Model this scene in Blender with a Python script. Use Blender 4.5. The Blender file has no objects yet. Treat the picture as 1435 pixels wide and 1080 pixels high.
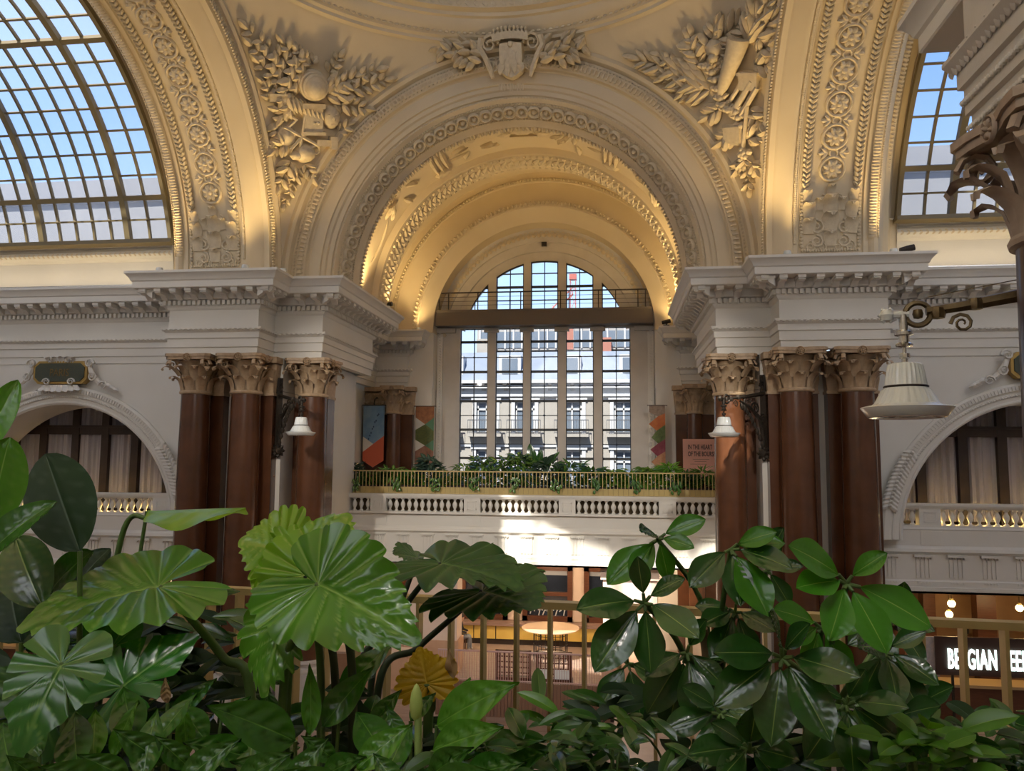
import bpy, bmesh, math, random
from mathutils import Vector, Matrix
random.seed(7)
R = math.radians; PI = math.pi
sin, cos = math.sin, math.cos
scene = bpy.context.scene
col = scene.collection

# ------------------------------------------------------------------ camera
FPX = 1100.0; YAW = R(7.3); PITCH = R(5.4); ROLL = R(0.4)
EYE = Vector((2.84, -14.9, 7.3))
_F = Vector((-sin(YAW)*cos(PITCH), cos(YAW)*cos(PITCH), sin(PITCH)))
_R0 = Vector((cos(YAW), sin(YAW), 0)); _U0 = _R0.cross(_F)
_R = _R0*cos(ROLL) + _U0*sin(ROLL); _U = _U0*cos(ROLL) - _R0*sin(ROLL)
cam_d = bpy.data.cameras.new('camera'); cam = bpy.data.objects.new('camera', cam_d)
col.objects.link(cam)
cam.matrix_world = Matrix(((_R.x, _U.x, -_F.x, EYE.x), (_R.y, _U.y, -_F.y, EYE.y), (_R.z, _U.z, -_F.z, EYE.z), (0, 0, 0, 1)))
cam_d.sensor_fit = 'HORIZONTAL'; cam_d.sensor_width = 36.0; cam_d.lens = FPX/1435*36
cam_d.clip_start = 0.05; cam_d.clip_end = 500
scene.camera = cam

# ------------------------------------------------------------------ view, world, sun
vs = scene.view_settings
vs.view_transform = 'Standard'; vs.look = 'None'; vs.gamma = 1.0; vs.use_curve_mapping = False
vs.exposure = 1.15
world = bpy.data.worlds.new('sky'); scene.world = world; world.use_nodes = True
wn = world.node_tree.nodes; wl = world.node_tree.links
bg = wn['Background']
tc = wn.new('ShaderNodeTexCoord'); sx = wn.new('ShaderNodeSeparateXYZ'); rmp = wn.new('ShaderNodeValToRGB')
wl.new(tc.outputs['Generated'], sx.inputs[0]); wl.new(sx.outputs['Z'], rmp.inputs['Fac'])
els = rmp.color_ramp.elements
els[0].position = 0.0; els[0].color = (0.78, 0.85, 0.95, 1)
els[1].position = 1.0; els[1].color = (0.06, 0.17, 0.52, 1)
e = els.new(0.15); e.color = (0.50, 0.68, 0.95, 1)
e = els.new(0.32); e.color = (0.33, 0.52, 0.88, 1)
e = els.new(0.5); e.color = (0.12, 0.29, 0.74, 1)
wl.new(rmp.outputs['Color'], bg.inputs['Color']); bg.inputs['Strength'].default_value = 0.80
sun_d = bpy.data.lights.new('sun', 'SUN'); sun_d.energy = 5.4; sun_d.angle = R(0.9); sun_d.color = (1.0, 0.93, 0.82)
sun = bpy.data.objects.new('sun', sun_d); col.objects.link(sun)
SUNDIR = Vector((0.22, 1.0, -1.12)).normalized()          # the way the light travels
sun.rotation_euler = SUNDIR.to_track_quat('-Z', 'Y').to_euler(); sun.location = (-12, -30, 40)
scene.cycles.max_bounces = 8; scene.cycles.diffuse_bounces = 4; scene.cycles.glossy_bounces = 3
scene.cycles.transmission_bounces = 4; scene.cycles.transparent_max_bounces = 16
scene.cycles.sample_clamp_indirect = 6.0; scene.cycles.caustics_reflective = False; scene.cycles.caustics_refractive = False

# ------------------------------------------------------------------ geometry helpers
def ray(px, py): return _F + _R*((px-717.5)/FPX) - _U*((py-540)/FPX)
def pt(px, py, d):
    "world point of a picture position that stands d metres away along the hall's axis"
    r = ray(px, py); return EYE + r*(d/r.y)

class MB:
    def __init__(s): s.v = []; s.f = []; s.att = None
    def add(s, vs, fs):
        o = len(s.v); s.v.extend(vs); s.f.extend([tuple(i+o for i in f) for f in fs]); return s
    def box(s, x0, x1, y0, y1, z0, z1):
        if x0 > x1: x0, x1 = x1, x0
        if y0 > y1: y0, y1 = y1, y0
        if z0 > z1: z0, z1 = z1, z0
        return s.add([(x0,y0,z0),(x1,y0,z0),(x1,y1,z0),(x0,y1,z0),(x0,y0,z1),(x1,y0,z1),(x1,y1,z1),(x0,y1,z1)],
                     [(0,3,2,1),(4,5,6,7),(0,1,5,4),(1,2,6,5),(2,3,7,6),(3,0,4,7)])
    def quad(s, a, b, c, d): return s.add([a,b,c,d], [(0,1,2,3)])
    def grid(s, fn, nu, nv, cu=False):
        vs = [fn(i/nu, j/nv) for i in range(nu if cu else nu+1) for j in range(nv+1)]
        m = nu if cu else nu+1
        return s.add(vs, [(i*(nv+1)+j, ((i+1)%m)*(nv+1)+j, ((i+1)%m)*(nv+1)+j+1, i*(nv+1)+j+1) for i in range(nu) for j in range(nv)])
    def lathe(s, prof, n=20, c=(0,0,0), mod=None, a0=0.0, a1=2*PI):
        full = abs(a1-a0-2*PI) < 1e-6
        m = n if full else n+1
        vs = []
        for i in range(m):
            a = a0+(a1-a0)*i/n
            for k, (r, z) in enumerate(prof):
                q = r*(mod(a, k) if mod else 1); vs.append((c[0]+q*cos(a), c[1]+q*sin(a), c[2]+z))
        p = len(prof)
        return s.add(vs, [(i*p+j, ((i+1)%m)*p+j, ((i+1)%m)*p+j+1, i*p+j+1) for i in range(n) for j in range(p-1)])
    def tube(s, pts, rad, n=6, cap=True):
        pts = [Vector(p) for p in pts]; m = len(pts)
        rr = rad if isinstance(rad, (list, tuple)) else [rad]*m
        o = len(s.v); prev = None
        for i, p in enumerate(pts):
            t = (pts[min(i+1, m-1)]-pts[max(i-1, 0)]).normalized()
            if prev is None: a = t.orthogonal().normalized()
            else:
                a = (prev - t*prev.dot(t))
                a = a.normalized() if a.length > 1e-6 else t.orthogonal().normalized()
            prev = a; b = t.cross(a)
            for k in range(n):
                g = 2*PI*k/n; s.v.append(tuple(p + (a*cos(g)+b*sin(g))*rr[i]))
        for i in range(m-1):
            for k in range(n):
                s.f.append((o+i*n+k, o+i*n+(k+1)%n, o+(i+1)*n+(k+1)%n, o+(i+1)*n+k))
        if cap:
            s.f.append(tuple(o+k for k in reversed(range(n)))); s.f.append(tuple(o+(m-1)*n+k for k in range(n)))
        return s
    def prism(s, poly, y0, y1, ax='Y'):
        "outline in two axes drawn out along the third"
        n = len(poly)
        f = {'Y': lambda a, b, t: (a, t, b), 'X': lambda a, b, t: (t, a, b), 'Z': lambda a, b, t: (a, b, t)}[ax]
        vs = [f(a, b, y0) for a, b in poly]+[f(a, b, y1) for a, b in poly]
        return s.add(vs, [tuple(range(n)), tuple(reversed(range(n, 2*n)))]+[(i, i+n, (i+1)%n+n, (i+1)%n) for i in range(n)])
    def arch(s, prof, zc, a0=0.0, a1=PI, n=64, ax='Y', c=0.0):
        if ax == 'Y': g = lambda r, p, a: (c+r*cos(a), p, zc+r*sin(a))
        else: g = lambda r, p, a: (p, c+r*cos(a), zc+r*sin(a))
        m = len(prof)
        vs = [g(r, p, a0+(a1-a0)*i/n) for i in range(n+1) for r, p in prof]
        return s.add(vs, [(i*m+j, (i+1)*m+j, (i+1)*m+j+1, i*m+j+1) for i in range(n) for j in range(m-1)])
    def place(s, tpl, o, u, v, w, su=1, sv=1, sw=1):
        o = Vector(o); V = [tuple(o+u*(a*su)+v*(b*sv)+w*(c*sw)) for a, b, c in tpl[0]]
        return s.add(V, tpl[1])
    def mesh(s, name, smooth=40):
        me = bpy.data.meshes.new(name); me.from_pydata([tuple(x) for x in s.v], [], s.f)
        if s.att:
            at = me.attributes.new('vein', 'FLOAT', 'POINT'); at.data.foreach_set('value', s.att)
        if smooth:
            me.polygons.foreach_set('use_smooth', [True]*len(me.polygons)); me.set_sharp_from_angle(angle=R(smooth))
        me.update(); return me

def obj(name, mb, mt, parent=None, smooth=40, loc=None):
    me = mb if isinstance(mb, bpy.types.Mesh) else mb.mesh(name, smooth)
    if mt is not None and not me.materials: me.materials.append(mt)
    o = bpy.data.objects.new(name, me); col.objects.link(o)
    if parent is not None: o.parent = parent
    if loc is not None: o.location = loc
    return o
def tag(o, label=None, cat=None, group=None, kind=None):
    if label: o['label'] = label
    if cat: o['category'] = cat
    if group: o['group'] = group
    if kind: o['kind'] = kind
    return o
def thing(name, label, cat, loc=(0,0,0), rz=0.0, group=None):
    o = bpy.data.objects.new(name, None); col.objects.link(o); o.location = loc; o.rotation_euler = (0, 0, rz)
    o.empty_display_size = .2
    return tag(o, label, cat, group)
def struct(name, mb, mt, label, parent=None, smooth=40):
    o = obj(name, mb, mt, parent, smooth)
    if parent is None: tag(o, label, None, None, 'structure')
    return o
def stuff(o): o['kind'] = 'stuff'; return o
def copy_tree(o, parent=None):
    c = o.copy(); col.objects.link(c)
    if parent is not None: c.parent = parent
    for ch in [x for x in KIDS.get(o.name, [])]: copy_tree(ch, c)
    return c
KIDS = {}
def index_kids(o):
    KIDS[o.name] = list(o.children)
    for ch in o.children: index_kids(ch)

# ------------------------------------------------------------------ materials
def mat(name, rgb, rough=0.6, metal=0.0, noise=0.0, nscale=4.0, rgb2=None, bump=0.0, bscale=30.0, spec=0.5, emit=None, estr=0.0, coat=0.0, stretch=None):
    m = bpy.data.materials.new(name); m.use_nodes = True
    nt = m.node_tree; b = nt.nodes['Principled BSDF']
    b.inputs['Base Color'].default_value = (*rgb, 1); b.inputs['Roughness'].default_value = rough
    b.inputs['Metallic'].default_value = metal; b.inputs['Specular IOR Level'].default_value = spec
    if coat: b.inputs['Coat Weight'].default_value = coat; b.inputs['Coat Roughness'].default_value = .12
    if emit: b.inputs['Emission Color'].default_value = (*emit, 1); b.inputs['Emission Strength'].default_value = estr
    if noise or bump:
        t = nt.nodes.new('ShaderNodeTexCoord'); src = t.outputs['Object']
        if stretch:
            mp = nt.nodes.new('ShaderNodeMapping'); mp.inputs['Scale'].default_value = stretch
            nt.links.new(src, mp.inputs['Vector']); src = mp.outputs['Vector']
    if noise:
        n = nt.nodes.new('ShaderNodeTexNoise'); n.inputs['Scale'].default_value = nscale; n.inputs['Detail'].default_value = 5
        nt.links.new(src, n.inputs['Vector'])
        r = nt.nodes.new('ShaderNodeValToRGB'); r.color_ramp.elements[0].position = .5-noise/2; r.color_ramp.elements[1].position = .5+noise/2
        c2 = rgb2 or tuple(x*.8 for x in rgb)
        r.color_ramp.elements[0].color = (*c2, 1); r.color_ramp.elements[1].color = (*rgb, 1)
        nt.links.new(n.outputs['Fac'], r.inputs['Fac']); nt.links.new(r.outputs['Color'], b.inputs['Base Color'])
    if bump:
        n2 = nt.nodes.new('ShaderNodeTexNoise'); n2.inputs['Scale'].default_value = bscale; n2.inputs['Detail'].default_value = 3
        nt.links.new(src, n2.inputs['Vector'])
        bp = nt.nodes.new('ShaderNodeBump'); bp.inputs['Strength'].default_value = bump; bp.inputs['Distance'].default_value = .02
        nt.links.new(n2.outputs['Fac'], bp.inputs['Height']); nt.links.new(bp.outputs['Normal'], b.inputs['Normal'])
    return m
def leafmat(name, rgb, rgb_vein, rough=.36, trans=.28, rgb2=None, var=.5, nscale=6.0, coat=0.0, spec=.55):
    m = bpy.data.materials.new(name); m.use_nodes = True; nt = m.node_tree; b = nt.nodes['Principled BSDF']
    at = nt.nodes.new('ShaderNodeAttribute'); at.attribute_name = 'vein'
    t = nt.nodes.new('ShaderNodeTexCoord'); n = nt.nodes.new('ShaderNodeTexNoise'); n.inputs['Scale'].default_value = nscale
    nt.links.new(t.outputs['Object'], n.inputs['Vector'])
    r = nt.nodes.new('ShaderNodeValToRGB'); c2 = rgb2 or tuple(x*.62 for x in rgb)
    r.color_ramp.elements[0].position = .5-var/2; r.color_ramp.elements[1].position = .5+var/2
    r.color_ramp.elements[0].color = (*c2, 1); r.color_ramp.elements[1].color = (*rgb, 1)
    nt.links.new(n.outputs['Fac'], r.inputs['Fac'])
    mx = nt.nodes.new('ShaderNodeMix'); mx.data_type = 'RGBA'
    nt.links.new(at.outputs['Fac'], mx.inputs['Factor']); nt.links.new(r.outputs['Color'], mx.inputs['A']); mx.inputs['B'].default_value = (*rgb_vein, 1)
    nt.links.new(mx.outputs['Result'], b.inputs['Base Color']); b.inputs['Roughness'].default_value = rough
    b.inputs['Specular IOR Level'].default_value = spec
    if coat: b.inputs['Coat Weight'].default_value = coat; b.inputs['Coat Roughness'].default_value = .2
    if trans:
        tr = nt.nodes.new('ShaderNodeBsdfTranslucent'); ms = nt.nodes.new('ShaderNodeMixShader'); ms.inputs['Fac'].default_value = trans
        gm = nt.nodes.new('ShaderNodeMix'); gm.data_type = 'RGBA'; gm.blend_type = 'MULTIPLY'; gm.inputs['Factor'].default_value = 1
        nt.links.new(mx.outputs['Result'], gm.inputs['A']); gm.inputs['B'].default_value = (1.6, 1.5, .5, 1)
        nt.links.new(gm.outputs['Result'], tr.inputs['Color'])
        nt.links.new(b.outputs[0], ms.inputs[1]); nt.links.new(tr.outputs[0], ms.inputs[2]); nt.links.new(ms.outputs[0], nt.nodes['Material Output'].inputs['Surface'])
    return m
def glassmat(name, tint, refl=.08, rough=.02, frost=0.0):
    m = bpy.data.materials.new(name); m.use_nodes = True; nt = m.node_tree; nt.nodes.remove(nt.nodes['Principled BSDF'])
    tr = nt.nodes.new('ShaderNodeBsdfTransparent'); tr.inputs['Color'].default_value = (*tint, 1)
    gl = nt.nodes.new('ShaderNodeBsdfGlossy'); gl.inputs['Roughness'].default_value = rough
    ms = nt.nodes.new('ShaderNodeMixShader'); ms.inputs['Fac'].default_value = refl
    nt.links.new(tr.outputs[0], ms.inputs[1]); nt.links.new(gl.outputs[0], ms.inputs[2]); out = ms.outputs[0]
    if frost:
        tl = nt.nodes.new('ShaderNodeBsdfTranslucent'); tl.inputs['Color'].default_value = (.9, .9, .9, 1)
        m2 = nt.nodes.new('ShaderNodeMixShader'); m2.inputs['Fac'].default_value = frost
        nt.links.new(out, m2.inputs[1]); nt.links.new(tl.outputs[0], m2.inputs[2]); out = m2.outputs[0]
    nt.links.new(out, nt.nodes['Material Output'].inputs['Surface']); return m

M = {}
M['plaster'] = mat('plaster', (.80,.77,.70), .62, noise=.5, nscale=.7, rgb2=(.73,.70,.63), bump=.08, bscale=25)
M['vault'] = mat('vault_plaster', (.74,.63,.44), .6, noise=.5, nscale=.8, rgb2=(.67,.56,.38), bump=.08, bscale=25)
M['carve'] = mat('carved_plaster', (.76,.655,.47), .6, noise=.6, nscale=9, rgb2=(.60,.50,.34), bump=.2, bscale=40)
M['stone'] = mat('grey_stone', (.66,.62,.56), .6, noise=.5, nscale=2, rgb2=(.58,.54,.48), bump=.1)
M['marble'] = mat('brown_marble', (.155,.060,.025), .24, noise=.8, nscale=1.6, rgb2=(.070,.027,.013), spec=.5, coat=.3)
M['capital'] = mat('ochre_capital', (.60,.44,.28), .5, noise=.7, nscale=8, rgb2=(.38,.26,.15), bump=.2)
M['neargold'] = mat('greyed_capital', (.46,.36,.28), .5, noise=.7, nscale=10, rgb2=(.32,.24,.18), bump=.15)
M['darkshaft'] = mat('purple_shaft', (.055,.035,.045), .3, coat=.2, noise=.6, nscale=3)
M['brass'] = mat('brass_paint', (.52,.40,.17), .38, metal=.55)
M['brassdark'] = mat('aged_bronze', (.20,.145,.07), .45, metal=.7, noise=.6, nscale=14, rgb2=(.10,.07,.035), bump=.2)
M['iron'] = mat('dark_bronze', (.07,.055,.04), .5, metal=.6, noise=.5, nscale=20, rgb2=(.03,.025,.02))
M['frame'] = mat('dark_window_frame', (.045,.05,.055), .45)
M['vaultframe'] = mat('ochre_glazing_bar', (.20,.155,.075), .5)
M['glass'] = glassmat('window_glass', (.93,.96,.98), .05)
M['roofglass'] = glassmat('roof_glass', (.88,.90,.92), .03, frost=.22)
M['frosted'] = mat('frosted_glass', (.9,.9,.9), .5)
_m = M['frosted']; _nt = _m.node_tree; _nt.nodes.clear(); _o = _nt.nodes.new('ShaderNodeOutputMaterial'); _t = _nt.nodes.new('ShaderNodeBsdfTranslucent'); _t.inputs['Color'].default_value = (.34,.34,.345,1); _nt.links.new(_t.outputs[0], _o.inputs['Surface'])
M['frosted2'] = M['frosted'].copy(); M['frosted2'].name = 'frosted_fill_glass'; M['frosted2'].node_tree.nodes['Translucent BSDF'].inputs['Color'].default_value = (1,1,1,1)  # brighter copy for the added near lunette
M['lampshade'] = mat('white_enamel', (.80,.83,.80), .25, coat=.4)
M['chrome'] = mat('polished_metal', (.75,.74,.70), .2, metal=.9)
M['curtain'] = mat('grey_curtain', (.42,.40,.43), .8, noise=.5, nscale=1.2, rgb2=(.30,.28,.30), stretch=(6,1,.2))
M['darkwood'] = mat('dark_stained_wood', (.045,.028,.02), .5, noise=.5, nscale=3, rgb2=(.025,.015,.01))
M['brownwood'] = mat('brown_wood', (.15,.055,.025), .4, noise=.6, nscale=5, rgb2=(.09,.03,.015), stretch=(1,1,6))
M['terracotta'] = mat('terracotta_wall', (.60,.37,.24), .6, noise=.5, nscale=2, rgb2=(.50,.29,.18))
M['pinkwall'] = mat('pink_cream_wall', (.78,.62,.52), .6, noise=.4, nscale=2, rgb2=(.72,.55,.45))
M['floor'] = mat('floor_planks', (.40,.29,.235), .35, noise=.6, nscale=3, rgb2=(.30,.21,.165))
M['yellow'] = mat('yellow_panel', (.75,.52,.12), .45)
M['tabletop'] = mat('pale_tabletop', (.60,.42,.28), .35)
M['blackmetal'] = mat('black_metal', (.03,.03,.03), .4, metal=.3)
M['soil'] = mat('soil', (.05,.035,.025), .9, bump=.6, bscale=30)
def plain(n, rgb, rough=.6, **k):
    if n not in M: M[n] = mat(n, rgb, rough, **k)
    return M[n]
_tn = [0]
def trim_name():
    _tn[0] += 1; return 'trim_%d' % _tn[0]

# ------------------------------------------------------------------ small relief templates (u along, v across, w out of the surface)
def t_bead(n=6):
    vs = [(0,0,1)]; fs = []
    for k in range(n): a = 2*PI*k/n; vs.append((cos(a)*.7, sin(a)*.7, .7))
    for k in range(n): a = 2*PI*k/n; vs.append((cos(a), sin(a), 0))
    for k in range(n):
        j = (k+1)%n; fs += [(0,1+k,1+j), (1+k,1+n+k,1+n+j,1+j)]
    return vs, fs
def t_leaf():
    "a raised pointed leaf along +u with a crease"
    st = [(0,.0,.15),(.2,.3,.5),(.5,.42,.8),(.8,.26,.9),(1,0,.55)]
    vs = []; fs = []
    for u, h, w in st: vs += [(u,-h,w*.55),(u,0,w*.95),(u,h,w*.55),(u,-h*1.02,0),(u,h*1.02,0)]
    for i in range(4):
        a = i*5; b = a+5
        fs += [(a,a+1,b+1,b),(a+1,a+2,b+2,b+1),(a+3,a,b,b+3),(a+2,a+4,b+4,b+2)]
    return vs, fs
def t_curl():
    "a leaf that bends out at the tip, as on a capital"
    st = [(0,.34,.10),(.35,.40,.16),(.65,.44,.26),(.85,.38,.48),(.95,.28,.72),(.88,.18,.92),(.74,.10,.92)]
    vs = []; fs = []
    for u, h, w in st: vs += [(u,-h,w-.06),(u,-h*.5,w+.05),(u,0,w),(u,h*.5,w+.05),(u,h,w-.06)]
    for i in range(len(st)-1):
        a = i*5; b = a+5
        for k in range(4): fs.append((a+k,a+k+1,b+k+1,b+k))
    return vs, fs
def t_ring(n=10, m=4, rr=.28):
    vs = []; fs = []
    for i in range(n):
        a = 2*PI*i/n
        for k in range(m+1):
            g = PI*k/m; q = 1+rr*cos(g); vs.append((q*cos(a), q*sin(a), rr*1.3*sin(g)))
    for i in range(n):
        for k in range(m):
            j = (i+1)%n; fs.append((i*(m+1)+k, j*(m+1)+k, j*(m+1)+k+1, i*(m+1)+k+1))
    return vs, fs
def t_box(): return MB().box(-.5,.5,-.5,.5,0,1).v, MB().box(-.5,.5,-.5,.5,0,1).f
def t_spiral(turns=1.6, n=14, r=.2):
    mb = MB(); p = []; q = []
    for i in range(n+1):
        t = i/n; a = turns*2*PI*t; rad = 1-.82*t
        p.append((rad*cos(a), rad*sin(a), .18+.15*t)); q.append(r*(1-.55*t))
    mb.tube(p, q, 5); return mb.v, mb.f
def t_rosette(n=8):
    mb = MB(); X, Y, Z = Vector((1,0,0)), Vector((0,1,0)), Vector((0,0,1))
    r = t_ring(18, 4, .14); mb.add(r[0], r[1])
    lf = t_leaf()
    for k in range(n):
        a = 2*PI*k/n; u = X*cos(a)+Y*sin(a); v = -X*sin(a)+Y*cos(a); mb.place(lf, (0,0,0), (u+v*.35).normalized(), v, Z, .82, .62, .3)
    mb.place(t_bead(8), (0,0,.1), X, Y, Z, .26, .26, .28)
    return mb.v, mb.f
BEAD, LEAF, CURL, RING, BOX, SPIRAL, ROS = t_bead(), t_leaf(), t_curl(), t_ring(), t_box(), t_spiral(), t_rosette()
def tpl_mesh(name, tpl, m, s=(1,1,1)):
    mb = MB(); mb.add([(a*s[0], b*s[1], c*s[2]) for a, b, c in tpl[0]], tpl[1]); me = mb.mesh(name, 50); me.materials.append(m); return me
def frame_m(o, u, v, w): return Matrix(((u.x,v.x,w.x,o[0]),(u.y,v.y,w.y,o[1]),(u.z,v.z,w.z,o[2]),(0,0,0,1)))
def arc_frames(zc, r, p, ax, angles, c=0.0, face='in'):
    "frames on an arc: u along it, w towards the axis ('in') or towards the viewer ('front')"
    for a in angles:
        if ax == 'Y':
            o = Vector((c+r*cos(a), p, zc+r*sin(a))); u = Vector((-sin(a), 0, cos(a))); n = Vector((-cos(a), 0, -sin(a))); l = Vector((0,1,0))
        else:
            o = Vector((p, c+r*cos(a), zc+r*sin(a))); u = Vector((0, -sin(a), cos(a))); n = Vector((0, -cos(a), -sin(a))); l = Vector((1,0,0))
        if face == 'in': yield o, u, l, n
        else: yield o, u, n, -l          # front: v towards the centre, w to the viewer
def lin(a, b, n): return [a+(b-a)*(i+.5)/n for i in range(n)]
# ================================================================== STRUCTURE
ZS = 12.55                                   # springing, top of the great cornice
HALF = 6.85                                  # half the side of the crossing
RS = HALF*math.sqrt(2)
def mir(mb):
    m = MB(); m.v = [(-x, y, z) for x, y, z in mb.v]; m.f = [tuple(reversed(f)) for f in mb.f]; return m
def sweep(path, prof):
    n = len(path); off = []
    for i in range(n):
        ns = []
        for a, b in ((i-1, i), (i, i+1)):
            if 0 <= a and b < n:
                dx, dy = path[b][0]-path[a][0], path[b][1]-path[a][1]; L = math.hypot(dx, dy); ns.append((-dy/L, dx/L))
        if len(ns) == 1: off.append(ns[0])
        else:
            k = 1+ns[0][0]*ns[1][0]+ns[0][1]*ns[1][1]; off.append(((ns[0][0]+ns[1][0])/k, (ns[0][1]+ns[1][1])/k))
    mb = MB(); m = len(prof)
    vs = [(p[0]+o[0]*q, p[1]+o[1]*q, z) for p, o in zip(path, off) for q, z in prof]
    mb.add(vs, [(i*m+j, (i+1)*m+j, (i+1)*m+j+1, i*m+j+1) for i in range(n-1) for j in range(m-1)])
    return mb, off

# ---- ground floor
fl = struct('floor', MB().box(-21,21,-19,19.5,-.3,0), M['floor'], 'brown plank floor of the ground level far below the gallery')
plank = MB().box(0,2.39,0,.29,0,.012).mesh('plank', 0); plank.materials.append(M['floor'])
for ix in range(-4, 5):
    for iy in range(0, 30):
        o = obj('plank', plank, None, fl); o.location = (ix*2.4 + (.8 if iy % 2 else 0), 7.0+iy*.3, 0)
rest = MB().box(-21,21,-19,6.98,0,.012); rest.box(-21,-9.7,6.98,19.5,0,.012); rest.box(12.9,21,6.98,19.5,0,.012)
stuff(obj('plank_field', rest, M['floor'], fl))

# ---- great entablature, one for each side of the hall
EPROF = [(-.25,10.25),(0,10.25),(0,10.46),(.04,10.48),(.04,10.72),(.08,10.74),(.08,10.90),(.12,10.93),(.17,11.0),(.17,11.04),(.02,11.06),
         (.02,11.56),(.07,11.60),(.10,11.66),(.10,11.83),(.22,11.85),(.24,11.88),(.24,12.08),(.74,12.08),(.76,12.10),(.76,12.27),(.80,12.30),(.82,12.36),(.90,12.46),(.93,12.48),(.93,12.55),(-.6,12.55)]
PATH = [(20,8.05),(9.95,8.05),(9.95,6.3),(7.25,6.3),(7.25,7.4),(5.75,7.4),(5.75,12.3),(7.0,12.3),(7.0,16.8),(5.6,16.8),(5.6,17.6)]
modm = MB(); modm.box(-.10,.10,.22,.70,12.0-12.08,0).prism([(.24,-.26),(.24,-.08),(.66,-.08),(.68,-.12),(.60,-.15),(.42,-.14),(.34,-.20)], -.085, .085, 'X')
modm = modm.mesh('modillion', 30); modm.materials.append(M['plaster'])
def entablature(path, sgn, label):
    mb, off = sweep(path, EPROF)
    if sgn < 0: mb = mir(mb)
    root = struct(trim_name(), mb, M['plaster'], label, smooth=30)
    den = MB(); bead = MB()
    Z = Vector((0,0,1))
    for i in range(len(path)-1):
        a, b = Vector((*path[i],0)), Vector((*path[i+1],0)); d = (b-a).normalized(); nrm = Vector((-d.y, d.x, 0))
        # run of the modillions: from mitre to mitre at the cornice edge
        ma = a+Vector((*off[i],0))*.72; mbp = b+Vector((*off[i+1],0))*.72
        t0 = (ma-a).dot(d); t1 = (mbp-a).dot(d); L = t1-t0
        k = max(1, int(round(L/.44)))
        for q in range(k):
            t = t0+(q+.5)*L/k
            o = a+d*t
            P = Vector((o.x*sgn, o.y, 12.08)); D = Vector((d.x*sgn, d.y, 0)); N = Vector((nrm.x*sgn, nrm.y, 0))
            m = obj('modillion', modm, None, root); m.matrix_basis = frame_m(P, D, N, Z)
        s0 = (a+Vector((*off[i],0))*.16-a).dot(d); s1 = (b+Vector((*off[i+1],0))*.16-a).dot(d); L = s1-s0
        k = max(1, int(L/.15))
        for q in range(k):
            o = a+d*(s0+(q+.5)*L/k)+nrm*.15
            den.place(BOX, Vector((o.x*sgn, o.y, 11.69)), Vector((d.x*sgn,d.y,0)), Vector((nrm.x*sgn,nrm.y,0)), Z, .085, .11, .13)
            bead.place(BEAD, Vector(((o.x+nrm.x*.0)*sgn, o.y+nrm.y*.0, 10.97)), Vector((d.x*sgn,d.y,0)), Z, Vector((nrm.x*sgn,nrm.y,0)), .055, .03, .06)
    stuff(obj('dentil_row', den, M['plaster'], root, 0)); stuff(obj('bead_row', bead, M['plaster'], root, 0))
    return root
entablature(PATH, 1, 'white entablature with modillion cornice above the brown columns, beside the pink poster')
entablature(PATH, -1, 'white entablature with modillion cornice above the brown columns, beside the hanging banners')
# near pair, mirrored over the crossing, only the piece around the near column
NPATH = [(6.12,-13.5),(6.12,-7.5),(7.2,-7.5),(7.2,-6.3),(9.95,-6.3),(9.95,-8.05),(20,-8.05)]
NPROF = [(-.25,10.25)]+EPROF[1:11]+[(.02,11.9),(-.5,11.9)]
nb, _ = sweep(NPATH[:3], NPROF); 
near_ent = struct(trim_name(), nb, M['stone'], 'carved architrave block resting on the capital of the near dark column', smooth=30)
egg = MB(); bd2 = MB(); lf2 = MB()
for k in range(34):
    y = -7.45-k*.165
    egg.place(LEAF, (6.12-.09,y,10.88), Vector((0,0,1)), Vector((0,1,0)), Vector((-1,0,0)), .13, .12, .06)
    egg.place(LEAF, (6.12-.09,y+.083,10.88), Vector((0,0,1)), Vector((0,1,0)), Vector((-1,0,0)), .11, .1, .05)
    egg.place(BEAD, (6.12-.12,y+.08,11.03), Vector((0,0,1)), Vector((0,1,0)), Vector((-1,0,0)), .03, .045, .06)
for k in range(110):
    y = -7.46-k*.052
    bd2.place(BEAD, (6.12-.045,y,10.60), Vector((0,0,1)), Vector((0,1,0)), Vector((-1,0,0)), .035, .02, .04)
    bd2.place(BEAD, (6.12-.01,y,10.36), Vector((0,0,1)), Vector((0,1,0)), Vector((-1,0,0)), .03, .018, .03)
stuff(obj('egg_and_leaf_row', egg, M['stone'], near_ent)); stuff(obj('bead_row', bd2, M['stone'], near_ent))
nb2, _ = sweep(NPATH[2:], EPROF)
near2 = struct(trim_name(), nb2, M['plaster'], 'cornice above the near columns seen from below at the top of the hall', smooth=30)
nb3 = mir(nb2); struct(trim_name(), nb3, M['plaster'], 'cornice above the near columns opposite, behind the big leaves', smooth=30)

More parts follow.
